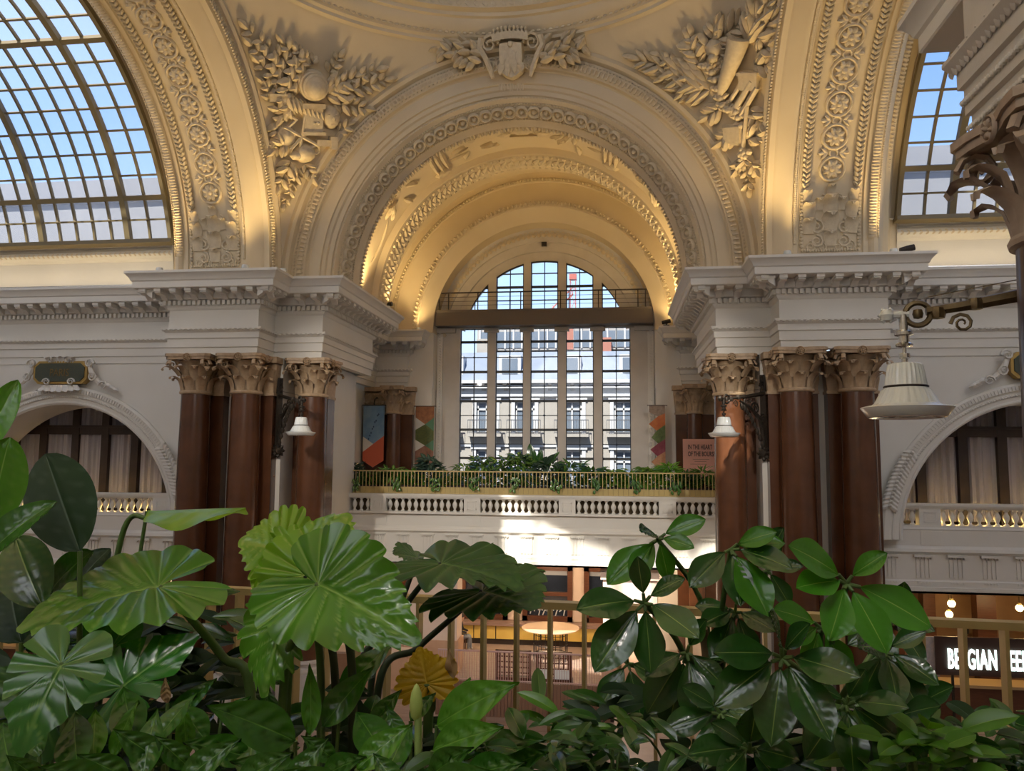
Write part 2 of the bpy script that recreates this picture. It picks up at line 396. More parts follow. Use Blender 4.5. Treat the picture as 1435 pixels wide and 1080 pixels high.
# ---- pendentives: corner pieces of a sphere
def pend(sx_, sy_):
    def fn(u, v):
        h = u*6.84; rho = math.sqrt(RS*RS-h*h); f0 = math.acos(min(1, HALF/rho)); f1 = math.asin(min(1, HALF/rho)); f = f0+(f1-f0)*v
        return (sx_*rho*cos(f), sy_*rho*sin(f), ZS+h)
    return MB().grid(fn, 28, 24)
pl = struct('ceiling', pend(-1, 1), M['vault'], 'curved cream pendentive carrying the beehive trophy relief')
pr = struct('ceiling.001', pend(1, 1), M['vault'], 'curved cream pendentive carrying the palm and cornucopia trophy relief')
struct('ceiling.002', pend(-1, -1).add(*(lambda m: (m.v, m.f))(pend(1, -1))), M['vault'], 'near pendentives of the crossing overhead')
def pend_hit(px, py):
    "point and outward-facing frame on the pendentive sphere seen at a picture position"
    d = ray(px, py).normalized(); c = Vector((0,0,ZS)); o = EYE-c
    b = o.dot(d); q = b*b-(o.dot(o)-RS*RS); t = -b+math.sqrt(q); P = EYE+d*t; n = (c-P).normalized()
    return P, n

# ---- dome ring, drum with an unseen opening shaped to throw the sun patch, and cap
RINGP = [(6.87,19.36),(6.80,19.40),(6.74,19.40),(6.72,19.48),(6.62,19.52),(6.58,19.60),(6.52,19.62),(6.36,19.80),(6.32,19.90),(6.22,19.92),(6.20,20.02),(6.02,20.06),(6.00,20.30),(5.74,20.36),(5.70,20.46),(5.62,20.48),(5.60,20.62),(5.72,20.70),(6.2,20.74),(6.2,20.95)]
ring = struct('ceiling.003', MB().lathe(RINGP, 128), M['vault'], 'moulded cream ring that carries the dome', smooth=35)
b1 = MB(); b2 = MB(); b3 = MB()
for k in range(230):
    a = 2*PI*k/230; u = Vector((-sin(a), cos(a), 0)); n = Vector((-cos(a), -sin(a), 0))
    b1.place(BEAD, (6.56*cos(a), 6.56*sin(a), 19.60), u, Vector((0,0,1)), (n-Vector((0,0,.6))).normalized(), .075, .05, .05)
for k in range(150):
    a = 2*PI*k/150; u = Vector((-sin(a), cos(a), 0)); n = Vector((-cos(a), -sin(a), 0))
    b2.place(LEAF, (6.01*cos(a), 6.01*sin(a), 20.08), (Vector((0,0,1))+u*.5).normalized(), u, n, .2, .2, .06)
for k in range(72):
    a = 2*PI*k/72; u = Vector((-sin(a), cos(a), 0)); n = Vector((-cos(a), -sin(a), 0)); dn = Vector((0,0,-1))
    b3.place(SPIRAL, (5.86*cos(a), 5.86*sin(a), 20.31), u, n, dn, .17, .10, .05)
    b2.place(BEAD, (5.66*cos(a), 5.66*sin(a), 20.47), u, n, dn, .1, .05, .05)
stuff(obj('rope_row', b1, M['carve'], ring)); stuff(obj('leaf_row', b2, M['carve'], ring)); stuff(obj('scroll_row', b3, M['carve'], ring))
drum = MB(); AZ0, AZ1 = R(223), R(309)
drum.lathe([(6.2,20.74),(6.2,20.95)], 96); drum.lathe([(6.2,24.4),(6.2,25.5),(5.6,27.6),(4.2,29.6),(2.2,30.8),(.02,31.2)], 96)
struct('window_13', MB().lathe([(6.2,20.9),(6.2,24.45)], 64, a0=AZ1, a1=AZ0+2*PI), M['frosted'], 'unseen frosted ring added in the drum to spread soft light', smooth=0)  # diffusing ring added to brighten the crossing and far gallery
for k in range(24):
    a = AZ1+(AZ0+2*PI-AZ1)*k/23
    drum.lathe([(6.17,20.9),(6.17,24.45)], 2, a0=a-R(1.4), a1=a+R(1.4))
for k in range(8):
    a = AZ0+(AZ1-AZ0)*k/7
    drum.lathe([(6.2,20.9),(6.2,24.45)], 2, a0=a-R(.9), a1=a+R(.9))
drum.lathe([(6.2,22.7),(6.2,22.82)], 20, a0=AZ0, a1=AZ1); drum.lathe([(6.2,23.1),(6.2,24.5)], 8, a0=R(293), a1=AZ1)  # unseen panel added to keep sun off the column capital
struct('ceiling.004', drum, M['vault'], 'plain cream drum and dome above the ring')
roof = MB()
for k in range(64):
    a0, a1 = 2*PI*k/64, 2*PI*(k+1)/64
    def edge(a):
        s = 10.7/max(abs(cos(a)), abs(sin(a))); return (s*cos(a), s*sin(a), 20.9)
    roof.quad((6.3*cos(a0),6.3*sin(a0),20.9), (6.3*cos(a1),6.3*sin(a1),20.9), edge(a1), edge(a0))
for s in (-1, 1):
    roof.box(s*10.62, s*10.7, 7.9, 18.5, 12.6, 20.9); roof.box(s*10.62, s*10.7, -18.5, -7.9, 12.6, 20.9)
    roof.box(-10.7, 10.7, s*10.6, s*18.6, 20.85, 20.95)
    roof.box(s*10.62, s*20.3, 8.0, 12.6, 12.56, 12.62); roof.box(s*20, s*20.1, -12.6, 12.6, 0, 12.6); roof.add([(s*20,7.6*cos(PI*i/24),12.0+7.6*sin(PI*i/24)) for i in range(25)], [tuple(range(25))]); roof.box(s*10.62, s*20.2, -12.6, -7.5, 12.56, 12.62)
    roof.box(s*10.62, s*20.2, -12.6, -12.5, 0, 12.6); roof.box(s*10.62, s*20.2, 12.5, 12.6, 0, 12.6)
    # the flat end that closes the hall above the soffit arch towards the glazed bay
    g = [(7.6*cos(a), 12.0+7.6*sin(a)) for a in [R(8)+R(164)*i/40 for i in range(41)]]
    for i in range(40):
        (y0, z0), (y1, z1) = g[i], g[i+1]
        roof.quad((s*10.66,y0,z0),(s*10.66,y1,z1),(s*10.66,y1*1.45,max(12.6,z1+3.6)),(s*10.66,y0*1.45,max(12.6,z0+3.6)))
roof.box(-10.7, -4.55, 18.02, 18.4, 0, 20.9); roof.box(4.55, 10.7, 18.02, 18.4, 0, 20.9); roof.box(-4.6, 4.6, 18.05, 18.4, 15.9, 20.9)
struct('wall_outer', roof, M['stone'], 'outer stone walls and roofs that close the building')

# ---- side arches of the crossing with the rosette soffits
SPROF = [(6.86,6.84),(6.72,6.80),(6.64,6.86),(6.60,7.00),(6.48,7.02),(6.42,6.92),(6.30,6.88),(6.18,6.92),(6.16,7.06),(6.10,7.12),(6.06,7.30),(5.98,7.40),(5.96,7.52),(6.03,7.56),(6.03,7.68),(6.08,7.70),(6.08,9.30),(6.03,9.32),(6.03,9.45),(5.98,9.48),(5.93,9.56),(6.0,9.68),(6.14,9.72),(6.28,9.80),(6.75,10.05),(7.18,10.12),(7.22,10.18),(7.26,10.34),(7.34,10.38),(7.52,10.48),(7.56,10.66)]
ros_me = tpl_mesh('rosette', ROS, M['carve'], (.30,.30,.34))
sml_me = tpl_mesh('small_ring', RING, M['carve'], (.10,.10,.12))
for s, lab in ((-1, 'wide arch soffit with a chain of rosettes rising beside the large tilted glass roof'), (1, 'wide arch soffit with a chain of rosettes rising behind the near column capital')):
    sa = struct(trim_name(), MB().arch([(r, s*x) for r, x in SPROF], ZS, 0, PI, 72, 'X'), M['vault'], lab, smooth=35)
    A0 = R(22); st = R(7.55)
    vis = [A0+st*k for k in range(11)]
    for k, a in enumerate(vis):
        for o, u, l, n in arc_frames(ZS, 6.07, s*8.5, 'X', [a]):
            r_ = obj('rosette', ros_me, None, sa); r_.matrix_basis = frame_m(o, u, l, n)
        for o, u, l, n in arc_frames(ZS, 6.07, s*8.5, 'X', [a+st/2]):
            r_ = obj('small_ring', sml_me, None, sa); r_.matrix_basis = frame_m(o, u, l, n)
    rope = MB(); lau = MB(); edge_ = MB(); eggd = MB(); lfm = MB()
    A_ = lin(R(1), R(96), 130)
    for o, u, l, n in arc_frames(ZS, 6.30, s*6.86, 'X', A_):
        rope.place(BOX, o, (u+l*.25).normalized(), n, l*(-s), .05, .17, .045)
    for o, u, l, n in arc_frames(ZS, 6.49, s*6.97, 'X', A_):
        rope.place(BEAD, o, u, n, l*(-s), .03, .03, .03)
    for x in (7.86, 9.14):
        for o, u, l, n in arc_frames(ZS, 6.06, s*x, 'X', lin(R(17), R(96), 68)):
            for t in (-1, 1):
                lau.place(LEAF, o, (u+l*.55*t).normalized(), l, n, .19, .12, .11)
    for a in vis:                                   # little leaf sprays between the rosettes
        for o, u, l, n in arc_frames(ZS, 6.06, s*8.5, 'X', [a+st/2]):
            for t in (-1, 1):
                for t2 in (-1, 1): lau.place(LEAF, o+l*(.14*t), (l*t+u*.75*t2).normalized(), n.cross(l*t), n, .22, .14, .07)
                lau.place(LEAF, o+l*(.2*t), l*t, u, n, .2, .12, .07)
    for o, u, l, n in arc_frames(ZS, 6.02, s*7.6, 'X', lin(R(4), R(96), 190)): edge_.place(BEAD, o, u, l, n, .045, .05, .05)
    for o, u, l, n in arc_frames(ZS, 5.95, s*9.52, 'X', lin(R(5), R(96), 120)): lfm.place(LEAF, o-l*(.09*s), l*s, u, n, .2, .10, .07)
    for o, u, l, n in arc_frames(ZS, 5.99, s*9.68, 'X', lin(R(5), R(96), 150)): lfm.place(BEAD, o, u, l, n, .035, .03, .04)
    for k, (o, u, l, n) in enumerate(arc_frames(12.05, 7.50, s*10.24, 'X', lin(R(14), R(92), 96))):
        w = (n*.75-l*s*.65).normalized(); v = u.cross(w).normalized()
        eggd.place(BEAD, o, u, v, w, .045, .115, .05)
        if k % 2 == 0: eggd.place(SPIRAL, o+u*.06, u, v, w, .06, .07, .05)
    foot = MB()                                     # the tall scrolled panel at the foot of the chain
    for (x, a, kind, sc) in [(8.5, 3.4, 'c', .40), (8.5, 7.2, 'c', .5), (8.5, 11.5, 'c', .5), (8.16, 8.2, 's', .2), (8.84, 8.2, 's', .2), (8.16, 4.6, 's', .18), (8.84, 4.6, 's', .18), (8.22, 12.2, 'c', .34), (8.78, 12.2, 'c', .34), (7.97, 6.5, 'c', .42), (9.03, 6.5, 'c', .42), (7.97, 10.6, 'c', .4), (9.03, 10.6, 'c', .4), (8.0, 3.4, 's', .15), (9.0, 3.4, 's', .15), (8.3, 3.2, 's', .12), (8.7, 3.2, 's', .12), (7.92, 14.6, 'c', .3), (9.08, 14.6, 'c', .3), (8.5, 15.8, 'c', .3), (8.3, 15.0, 's', .12), (8.7, 15.0, 's', .12)]:
        for o, u, l, n in arc_frames(ZS, 6.06, s*x, 'X', [R(a)]):
            foot.place(CURL if kind == 'c' else SPIRAL, o, u, l, n, sc, sc, sc*.6)
    for x in (7.78, 9.22):
        for o, u, l, n in arc_frames(ZS, 6.05, s*x, 'X', lin(R(3), R(17), 16)): foot.place(BEAD, o, u, l, n, .05, .05, .04)
    for k in range(22):
        for o, u, l, n in arc_frames(ZS, 6.05, s*(7.8+k*.0667), 'X', [R(2.4)]): foot.place(BEAD, o, u, l, n, .05, .035, .04)
    for nm, mb_ in (('rope_moulding', rope), ('laurel_band', lau), ('bead_row', edge_), ('leaf_moulding', lfm), ('egg_and_scroll_frame', eggd), ('scroll_panel', foot)):
        stuff(obj(nm, mb_, M['carve'], sa))

# ---- the far arch and deep vault
FPROF = [(6.86,6.84),(6.74,6.80),(6.66,6.86),(6.62,7.02),(6.48,7.04),(6.42,6.94),(6.30,6.90),(6.18,6.94),(6.16,7.06),(6.12,7.10),(5.78,7.10),(5.76,7.16),(5.66,7.18),(5.62,7.24),(5.50,7.26),(5.48,7.32),(5.42,7.30),(5.38,7.36),(5.34,7.44),(5.04,7.95),(4.98,8.0),(4.94,8.10),(4.90,8.14),(4.90,8.34),(5.36,8.46),(5.36,10.86),(5.30,10.9),(5.16,10.95),(5.12,11.05),(5.08,12.15),(5.14,12.25),(5.2,12.34),(6.42,12.36),(6.42,16.0),(6.34,16.05),(6.22,16.06),(6.18,16.12),(6.08,16.14),(6.05,16.2),(5.42,16.34),(5.36,16.32),(5.10,16.38),(5.06,16.46),(4.62,16.8),(4.58,16.84),(4.56,17.62)]
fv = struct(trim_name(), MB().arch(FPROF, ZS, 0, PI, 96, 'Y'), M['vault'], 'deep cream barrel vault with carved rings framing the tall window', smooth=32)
rope = MB(); gu = MB(); fr = MB(); rib = MB(); bd = MB(); a4 = MB(); w5 = MB()
for o, u, v, w in arc_frames(ZS, 6.30, 6.88, 'Y', lin(0, PI, 150), face='front'): rope.place(BOX, o, (u+v*.25).normalized(), v, w, .05, .17, .05)
for o, u, v, w in arc_frames(ZS, 6.55, 7.02, 'Y', lin(0, PI, 200), face='front'): rope.place(BEAD, o, u, v, w, .035, .03, .03)
ring_me = tpl_mesh('guilloche_ring', t_ring(12, 4, .3), M['carve'], (.17,.17,.26))
NG = 44
for k, (o, u, l, n) in enumerate(arc_frames(ZS, 5.19, 7.70, 'Y', lin(0, PI, NG))):
    w = (n*.85-l*.52).normalized(); v = u.cross(w).normalized()
    g = obj('guilloche_ring', ring_me, None, fv); g.matrix_basis = frame_m(o, u, v, w)
    gu.place(BEAD, o, u, v, w, .08, .08, .14)
    for t in (-1, 1): gu.place(SPIRAL, o+u*.19+v*(.12*t), u, v, w, .07, .08, .14)
    for q in range(5): gu.place(BEAD, o+u*(.075*q-.15)+v*.27, u, v, w, .035, .04, .05); gu.place(BEAD, o+u*(.075*q-.15)-v*.27, u, v, w, .035, .04, .05)
for o, u, l, n in arc_frames(ZS, 4.90, 8.24, 'Y', lin(0, PI, 130)): fr.place(LEAF, o-l*.1, l, u, n, .22, .10, .09)
for o, u, l, n in arc_frames(ZS, 5.44, 7.33, 'Y', lin(0, PI, 190), face='front'): fr.place(BEAD, o, u, l, n, .035, .04, .04)
for k, (o, u, l, n) in enumerate(arc_frames(ZS, 5.10, 11.55, 'Y', lin(0, PI, 70))):
    rib.place(LEAF, o-l*.3, (l+u*.5).normalized(), u, n, .55, .26, .14); rib.place(LEAF, o+l*.3, (-l+u*.5).normalized(), u, n, .5, .26, .14); rib.place(BEAD, o+l*.48, u, l, n, .07, .06, .07)
    rib.place(BEAD, o-l*.5, u, l, n, .07, .07, .08); rib.place(RING, o, u, l, n, .08, .1, .06)
for o, u, v, w in arc_frames(ZS, 6.14, 16.10, 'Y', lin(0, PI, 130), face='front'): bd.place(BEAD, o, u, v, w, .05, .05, .1)
for o, u, v, w in arc_frames(ZS, 5.23, 16.34, 'Y', lin(0, PI, 90), face='front'):
    a4.place(SPIRAL, o, u, v, w, .08, .09, .16); a4.place(LEAF, o+v*.05, -v, u, w, .15, .16, .12)
for o, u, v, w in arc_frames(ZS, 4.36, 17.60, 'Y', lin(0, PI, 60), face='front'): w5.place(SPIRAL, o, u, v, w, .1, .11, .06); w5.place(LEAF, o+v*.12, u, v, w, .2, .2, .05)
# relief panels on the soffit: round medallion frames, seated figures reduced to draped masses, and vases
pan = MB()
for a in (R(22), R(158)):
    for o, u, l, n in arc_frames(ZS, 5.35, 9.7, 'Y', [a]):
        tr = t_ring(28, 4, .10); pan.place(tr, o, u, l, n, 1.0, .8, .5)
for a in (R(58), R(122)):
    for o, u, l, n in arc_frames(ZS, 5.35, 9.7, 'Y', [a]):
        for k in range(3):
            pan.place(LEAF, o-l*.9+u*(.2*k-.2), l, u, n, 1.8, .22, .14)
        for q in (-.9, .9): pan.place(BEAD, o+l*q, u, l, n, .36, .16, .18)
for a in (R(90),):
    for o, u, l, n in arc_frames(ZS, 5.35, 9.75, 'Y', [a]):
        pan.place(BOX, o, u, l, n, .9, .12, .1); pan.place(BEAD, o-l*.45, u, l, n, .5, .35, .16); pan.place(BOX, o-l*.8, u, l, n, 1.1, .1, .12)
        for t in (-1, 1): pan.place(SPIRAL, o-l*.35+u*(.5*t), u, l, n, .2, .2, .2); pan.place(LEAF, o+l*.1+u*(.2*t), (u*t-l*.3).normalized(), l, n, .7, .4, .12)
for a in (R(40), R(140), R(72), R(108)):
    for o, u, l, n in arc_frames(ZS, 5.35, 9.7, 'Y', [a]):
        rr = random.Random(int(a*100))
        pan.place(BEAD, o-l*.55, u, l, n, .16, .18, .22)
        for q in range(9):
            g = rr.uniform(-.9, .9); h = rr.uniform(-.5, .9)
            pan.place(LEAF, o+u*(g*.5)+l*(h*.6), (l*rr.uniform(-.2,1)+u*g).normalized(), (u-l*g).normalized(), n, rr.uniform(.35,.7), .25, .15)
for nm, mb_ in (('rope_moulding', rope), ('guilloche_scrolls', gu), ('leaf_fringe', fr), ('carved_rib_band', rib), ('bead_ring', bd), ('scroll_ring', a4), ('wave_scroll_ring', w5), ('soffit_reliefs', pan)):
    stuff(obj(nm, mb_, M['carve'], fv))
# near vault above and behind the gallery, plain
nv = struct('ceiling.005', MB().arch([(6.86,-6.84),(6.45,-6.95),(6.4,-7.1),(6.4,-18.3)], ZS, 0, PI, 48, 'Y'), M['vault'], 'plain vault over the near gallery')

# ---- walls below the cornice
def both(fn): m = MB(); fn(m); n = mir(m); return m, n
def pierwall(m):
    m.box(6.9,9.95,7.35,9.0,0,10.3)            # core behind the pair of columns
    m.box(6.55,7.0,9.0,12.3,0,10.3)             # flank
    m.box(6.3,6.6,9.0,12.3,0,10.3)
    m.box(7.35,7.7,12.0,17.0,0,10.3)            # niche wall
    m.box(7.0,7.4,12.0,12.3,0,10.3)
    m.box(4.58,7.4,16.85,18.2,0,10.3)           # far wall beside the window
    m.box(4.56,5.7,16.9,17.9,10.2,12.56); m.box(5.5,7.4,17.2,18.0,10.2,13.2)
a, b = both(pierwall)
struct('wall_right', a, M['plaster'], 'white pier and wall behind the brown columns beside the pink poster', smooth=0)
struct('wall_left', b, M['plaster'], 'white pier and wall behind the brown columns beside the hanging banners', smooth=0)
# brown pilasters behind the columns
pc_leaf = tpl_mesh('acanthus_leaf', CURL, M['capital'], (.46,.44,.34))
pv_leaf = tpl_mesh('volute', SPIRAL, M['capital'], (.15,.15,.16))
def pilaster(x, y, w, dpt, side, label):
    t = bpy.data.objects.new(trim_name(), None); col.objects.link(t); t.location = (x, y, 0); tag(t, label, None, None, 'structure')
    obj('shaft', MB().box(-w/2,w/2,-dpt/2,dpt/2,0,9.12).box(-w/2-.03,w/2+.03,-dpt/2-.03,dpt/2+.03,0,1.3), M['marble'], t, 0)
    c = obj('capital', MB().box(-w/2-.03,w/2+.03,-dpt/2-.03,dpt/2+.03,9.12,9.2).prism([(-w/2,9.2),(w/2,9.2),(w/2+.08,10.05),(-w/2-.08,10.05)],-dpt/2,dpt/2).box(-w/2-.12,w/2+.12,-dpt/2-.12,dpt/2+.12,10.08,10.26), M['capital'], t, 0)
    n = max(1, int(w/.3))
    for row, zz in ((0, 9.2), (1, 9.55)):
        for k in range(n):
            l = obj('acanthus_leaf', pc_leaf, None, c); l.matrix_basis = frame_m(((k+.5)/n*w-w/2, -dpt/2, zz), Vector((0,0,1)), Vector((1,0,0)), Vector((0,-1,0)))
    return t
for s in (-1, 1):
    w_ = 'the hanging banners' if s < 0 else 'the pink poster'
    pilaster(s*7.68, 7.175, 1.3, .35, s, 'brown marble pilaster behind the inner column of the pair on the side of '+w_)
    pilaster(s*9.22, 7.175, 1.3, .35, s, 'brown marble pilaster behind the outer column of the pair on the side of '+w_)
    pilaster(s*6.365, 8.55, 1.07, .6, s, 'brown marble pilaster behind the single inner column on the side of '+w_)
    pilaster(s*6.32, 16.72, 2.0, .26, s, 'brown marble pilaster in the niche beside the window on the side of '+w_)
# nave bays with their arches
def bay(m):
    zc, r0, cx = 5.2, 4.32, 14.45
    n = 48
    for i in range(n):
        a0, a1 = PI*i/n, PI*(i+1)/n
        x0, x1, z0, z1 = cx-r0*cos(a0), cx-r0*cos(a1), zc+r0*sin(a0), zc+r0*sin(a1)
        m.quad((x0,8.08,z0),(x1,8.08,z1),(x1,8.08,10.3),(x0,8.08,10.3))
    m.box(9.9,cx-r0,8.08,9.6,0,10.3); m.box(cx+r0,20,8.08,9.6,0,10.3)
    m.box(10.0,20,7.78,8.2,12.5,13.5)           # attic under the glass
    m.arch([(4.32,8.08),(4.32,7.98),(4.26,7.93),(4.12,7.93),(4.10,7.98),(4.06,7.98),(4.04,7.95),(3.98,7.95),(3.96,8.0),(3.86,8.0),(3.84,7.97),(3.80,7.97),(3.78,8.0),(3.75,8.02),(3.75,9.5)], zc, 0, PI, 56, 'Y', cx)
a, b = both(bay)
wr = struct('wall_far', a, M['plaster'], 'white bay wall with a wide moulded arch above the beer sign', smooth=30)
wlft = struct('wall_far.001', b, M['plaster'], 'white bay wall with a wide moulded arch behind the tall dark leaf', smooth=30)
for root, s in ((wr, 1), (wlft, -1)):
    e_ = MB(); f_ = MB()
    for o, u, v, w in arc_frames(5.2, 4.18, 7.93, 'Y', lin(R(20), R(160), 110), c=s*14.45, face='front'): e_.place(BOX, o, u, v, w, .06, .12, .03)
    for o, u, v, w in arc_frames(5.2, 4.0, 7.95, 'Y', lin(R(10), R(170), 150), c=s*14.45, face='front'): e_.place(BEAD, o, u, v, w, .03, .03, .04)
    for k, a in enumerate(lin(R(145), R(168), 15) if s > 0 else lin(R(12), R(35), 15)):
        for o, u, v, w in arc_frames(5.2, 4.2, 7.92, 'Y', [a], c=s*14.45, face='front'):
            for t in (-1, 1): f_.place(LEAF, o, (u*.5+v*t).normalized(), u, w, .24, .2, .12)
            f_.place(BEAD, o, u, v, w, .07, .07, .14)
    stuff(obj('tongue_moulding', e_, M['plaster'], root)); stuff(obj('garland', f_, M['plaster'], root))
# sill of the glass roof
SILL = [(0,13.45),(.04,13.46),(.08,13.52),(.20,13.56),(.26,13.64),(.24,13.74),(.14,13.80),(.12,13.86),(.34,13.95),(.5,13.98)]
for s in (-1, 1):
    m = MB(); x0, x1 = (10.1, 20)
    m.add([(s*x, 7.78-o, z) for x in (x0, x1) for o, z in SILL], [(j, len(SILL)+j, len(SILL)+j+1, j+1) for j in range(len(SILL)-1)])
    sl = struct(trim_name(), m, M['plaster'], 'moulded sill under the large tilted glass roof' if s < 0 else 'moulded sill under the glass roof by the near capital', smooth=35)
    lv = MB()
    for k in range(60):
        lv.place(LEAF, (s*(10.25+k*.165), 7.78-.22, 13.64), Vector((s*1,0,0)), Vector((0,-.3,1)).normalized(), Vector((0,-1,-.1)).normalized(), .15, .16, .05)
    stuff(obj('leaf_moulding', lv, M['carve'], sl))
# near walls and gallery
m = MB()
for s in (-1, 1):
    m.box(s*6.62, s*9.9, -8.3, -6.9, 0, 10.3) if s < 0 else m.box(7.1, 9.9, -8.5, -7.4, 0, 10.3)
    m.box(s*6.9, s*7.2, -18.5, -8.0, 0, 12.6); m.box(s*9.9, s*20, -8.4, -8.05, 0, 10.3); m.box(s*10.0, s*20, -8.2, -7.78, 10.2, 13.6)
    m.box(s*4.2, s*7.2, -18.6, -18.3, 0, 12.6); m.box(s*5.2, s*7.0, -18.4, -8.6, 12.3, 12.55)
m.box(-4.2, 4.2, -18.6, -18.3, 0, 12.6); m.arch([(4.6,-18.26),(6.5,-18.26)], 12.55, 0, PI, 32, 'Y')
struct('wall_near', m, M['plaster'], 'white walls around the near gallery', smooth=0)
struct('window_1', MB().add([(0,-18.25,12.55)]+[(4.6*cos(PI*i/32),-18.25,12.55+4.6*sin(PI*i/32)) for i in range(33)], [(0,i+1,i+2) for i in range(32)]), M['frosted2'], 'unseen frosted lunette added to light the near plants', smooth=0)  # out of view, shaped and brightened to light the plants from above
struct('floor.001', MB().box(-6.9,6.9,-18.4,-12.15,5.4,5.7), M['floor'], 'gallery floor under the near planter')
# ================================================================== GLASS ROOF over the nave bays
RG, ZG = 7.56, 12.0
def gp(x, a, r=RG): return (x, r*cos(a), ZG+r*sin(a))
ANG = [R(15)+R(5.05)*k for k in range(12)]            # glazing rows
for s in (-1, 1):
    lab = 'curved glass roof with ochre ribs over the bay beside the beehive relief' if s < 0 else 'curved glass roof with ochre ribs seen behind the near capital'
    root = struct('window_2' if s < 0 else 'window_3', MB().box(s*10.55, s*20, 7.05, 7.45, 13.86, 13.98), M['vaultframe'], lab, smooth=0)
    xs = [10.62, 11.31, 12.0] + [12.0+.58*k for k in range(1, 6)] + [14.9+.58*k for k in range(1, 6)] + [17.8+.55*k for k in range(1, 5)]
    thick = {12.0, 14.9, 17.8}
    for x in xs:
        big = any(abs(x-t) < .01 for t in thick); w, dpt = (.085, .16) if big else (.032, .07)
        if abs(x-10.62) < .01: w, dpt = .06, .14
        rb = MB(); n = 24
        def fn(u, v, x=x, w=w, dpt=dpt):
            a = ANG[0]+(ANG[-1]-ANG[0])*u; q = [(-w, RG+.02), (-w, RG-dpt), (w, RG-dpt), (w, RG+.02), (-w, RG+.02)][int(round(v*4))]
            return gp(s*(x+q[0]), a, q[1])
        rb.grid(fn, n, 4); obj('rib', rb, M['vaultframe'], root, 30)
    for k, a in enumerate(ANG):
        big = k in (2, 9); w, dpt = (.075, .15) if big else (.028, .06)
        b = MB(); da = w/RG
        P = [gp(s*x, a+q, r) for x in (10.6, 20) for q, r in ((-da, RG), (-da, RG-dpt), (da, RG-dpt), (da, RG))]
        b.add(P, [(0,1,5,4),(1,2,6,5),(2,3,7,6)]); obj('purlin', b, M['vaultframe'], root, 0)
    bolts = MB()
    for k in range(len(ANG)-1):
        for i in range(len(xs)-1):
            if s > 0 and xs[i] > 15.5: continue
            pm = MB().quad(gp(s*xs[i], ANG[k]), gp(s*xs[i+1], ANG[k]), gp(s*xs[i+1], ANG[k+1]), gp(s*xs[i], ANG[k+1]))
            obj('pane', pm, M['roofglass'], root, 0)
            o = Vector(gp(s*xs[i], ANG[k], RG-.07)); a = ANG[k]
            bolts.place(BEAD, o, Vector((1,0,0)), Vector((0,-sin(a),cos(a))), Vector((0,-cos(a),-sin(a))), .06, .06, .03)
    stuff(obj('bolt_heads', bolts, M['vaultframe'], root))
    if s > 0:
        pm = MB().grid(lambda u, v: gp(xs[10]+(20-xs[10])*u, ANG[0]+(ANG[-1]-ANG[0])*v), 1, 12); obj('pane', pm, M['roofglass'], root, 0)
    fz = MB().grid(lambda u, v: gp(s*(10.6+9.4*u), ANG[-1]+(R(168)-ANG[-1])*v), 1, 24)
    obj('frosted_slope', fz, M['frosted'], root, 0)
# outside, behind the glass: the pale attic of the street wing
struct('wall_attic', MB().box(-30,-11.2,14.2,14.6,12.62,18.7).box(-30,-11.2,14.0,14.7,17.7,17.9).box(11.2,30,14.2,14.6,12.62,18.7).box(11.2,30,14.0,14.7,17.7,17.9).box(-30,-10.8,12.6,14.3,12.5,12.7).box(10.8,30,12.6,14.3,12.5,12.7), plain('pale_render', (.21,.215,.225), .8, noise=.5, nscale=.4, rgb2=(.17,.175,.185)), 'pale attic wall outside behind the lowest roof panes', smooth=0)

# ================================================================== TALL WINDOW
WX = [(-3.57,-2.38),(-2.04,-.86),(-.56,.60),(.93,2.08),(2.43,3.60)]
WB = 6.0; WT = 12.84; LR, LZ = 3.46, 12.27; YW = 17.78
st_ = MB()
edges = [-4.6]+[q for p in WX for q in p]+[4.6]
for i in range(0, len(edges), 2): st_.box(edges[i], edges[i+1], 17.66, 18.05, 5.4, 12.9)
st_.box(-4.6,4.6,17.62,18.05,12.84,13.62)
for i in range(2, len(edges)-2, 2):
    xm = max(abs(edges[i]), abs(edges[i+1])); st_.box(edges[i], edges[i+1], 17.66, 18.05, 13.6, LZ+math.sqrt(LR*LR-min(abs(edges[i]),abs(edges[i+1]))**2)+.05)
    st_.box(edges[i]-.14, edges[i+1]+.14, 17.5, 17.7, 12.66, 12.84)
st_.box(-4.55,-3.75,17.5,17.7,12.66,12.84); st_.box(3.75,4.55,17.5,17.7,12.66,12.84)
st_.arch([(5.4,17.58),(4.26,17.62),(4.24,17.66),(3.86,17.66),(3.83,17.72),(3.47,17.74),(3.46,18.05)], LZ, R(8), R(172), 64, 'Y')
st_.box(-4.6,-3.3,17.68,18.05,13.5,14.2); st_.box(3.3,4.6,17.68,18.05,13.5,14.2)
win = struct('window_4', st_, M['stone'], 'tall five-light stone window with an arched head above the planter', smooth=30)
jm = MB()
for s in (-1, 1):
    for k in range(56): jm.place(LEAF, (s*4.42, 17.55, 6.1+k*.118), Vector((0,0,1)), Vector((1,0,0)), Vector((0,-1,0)), .12, .14, .05)
    jm.box(s*4.3, s*4.54, 17.55, 17.7, 6, 12.6)
stuff(obj('carved_jamb_strip', jm, M['plaster'], win))
rows = [12.84, 12.28, 11.62, 11.0, 10.38, 9.76, 9.15, 8.55, 7.95, 7.36, 6.75, 6.1]
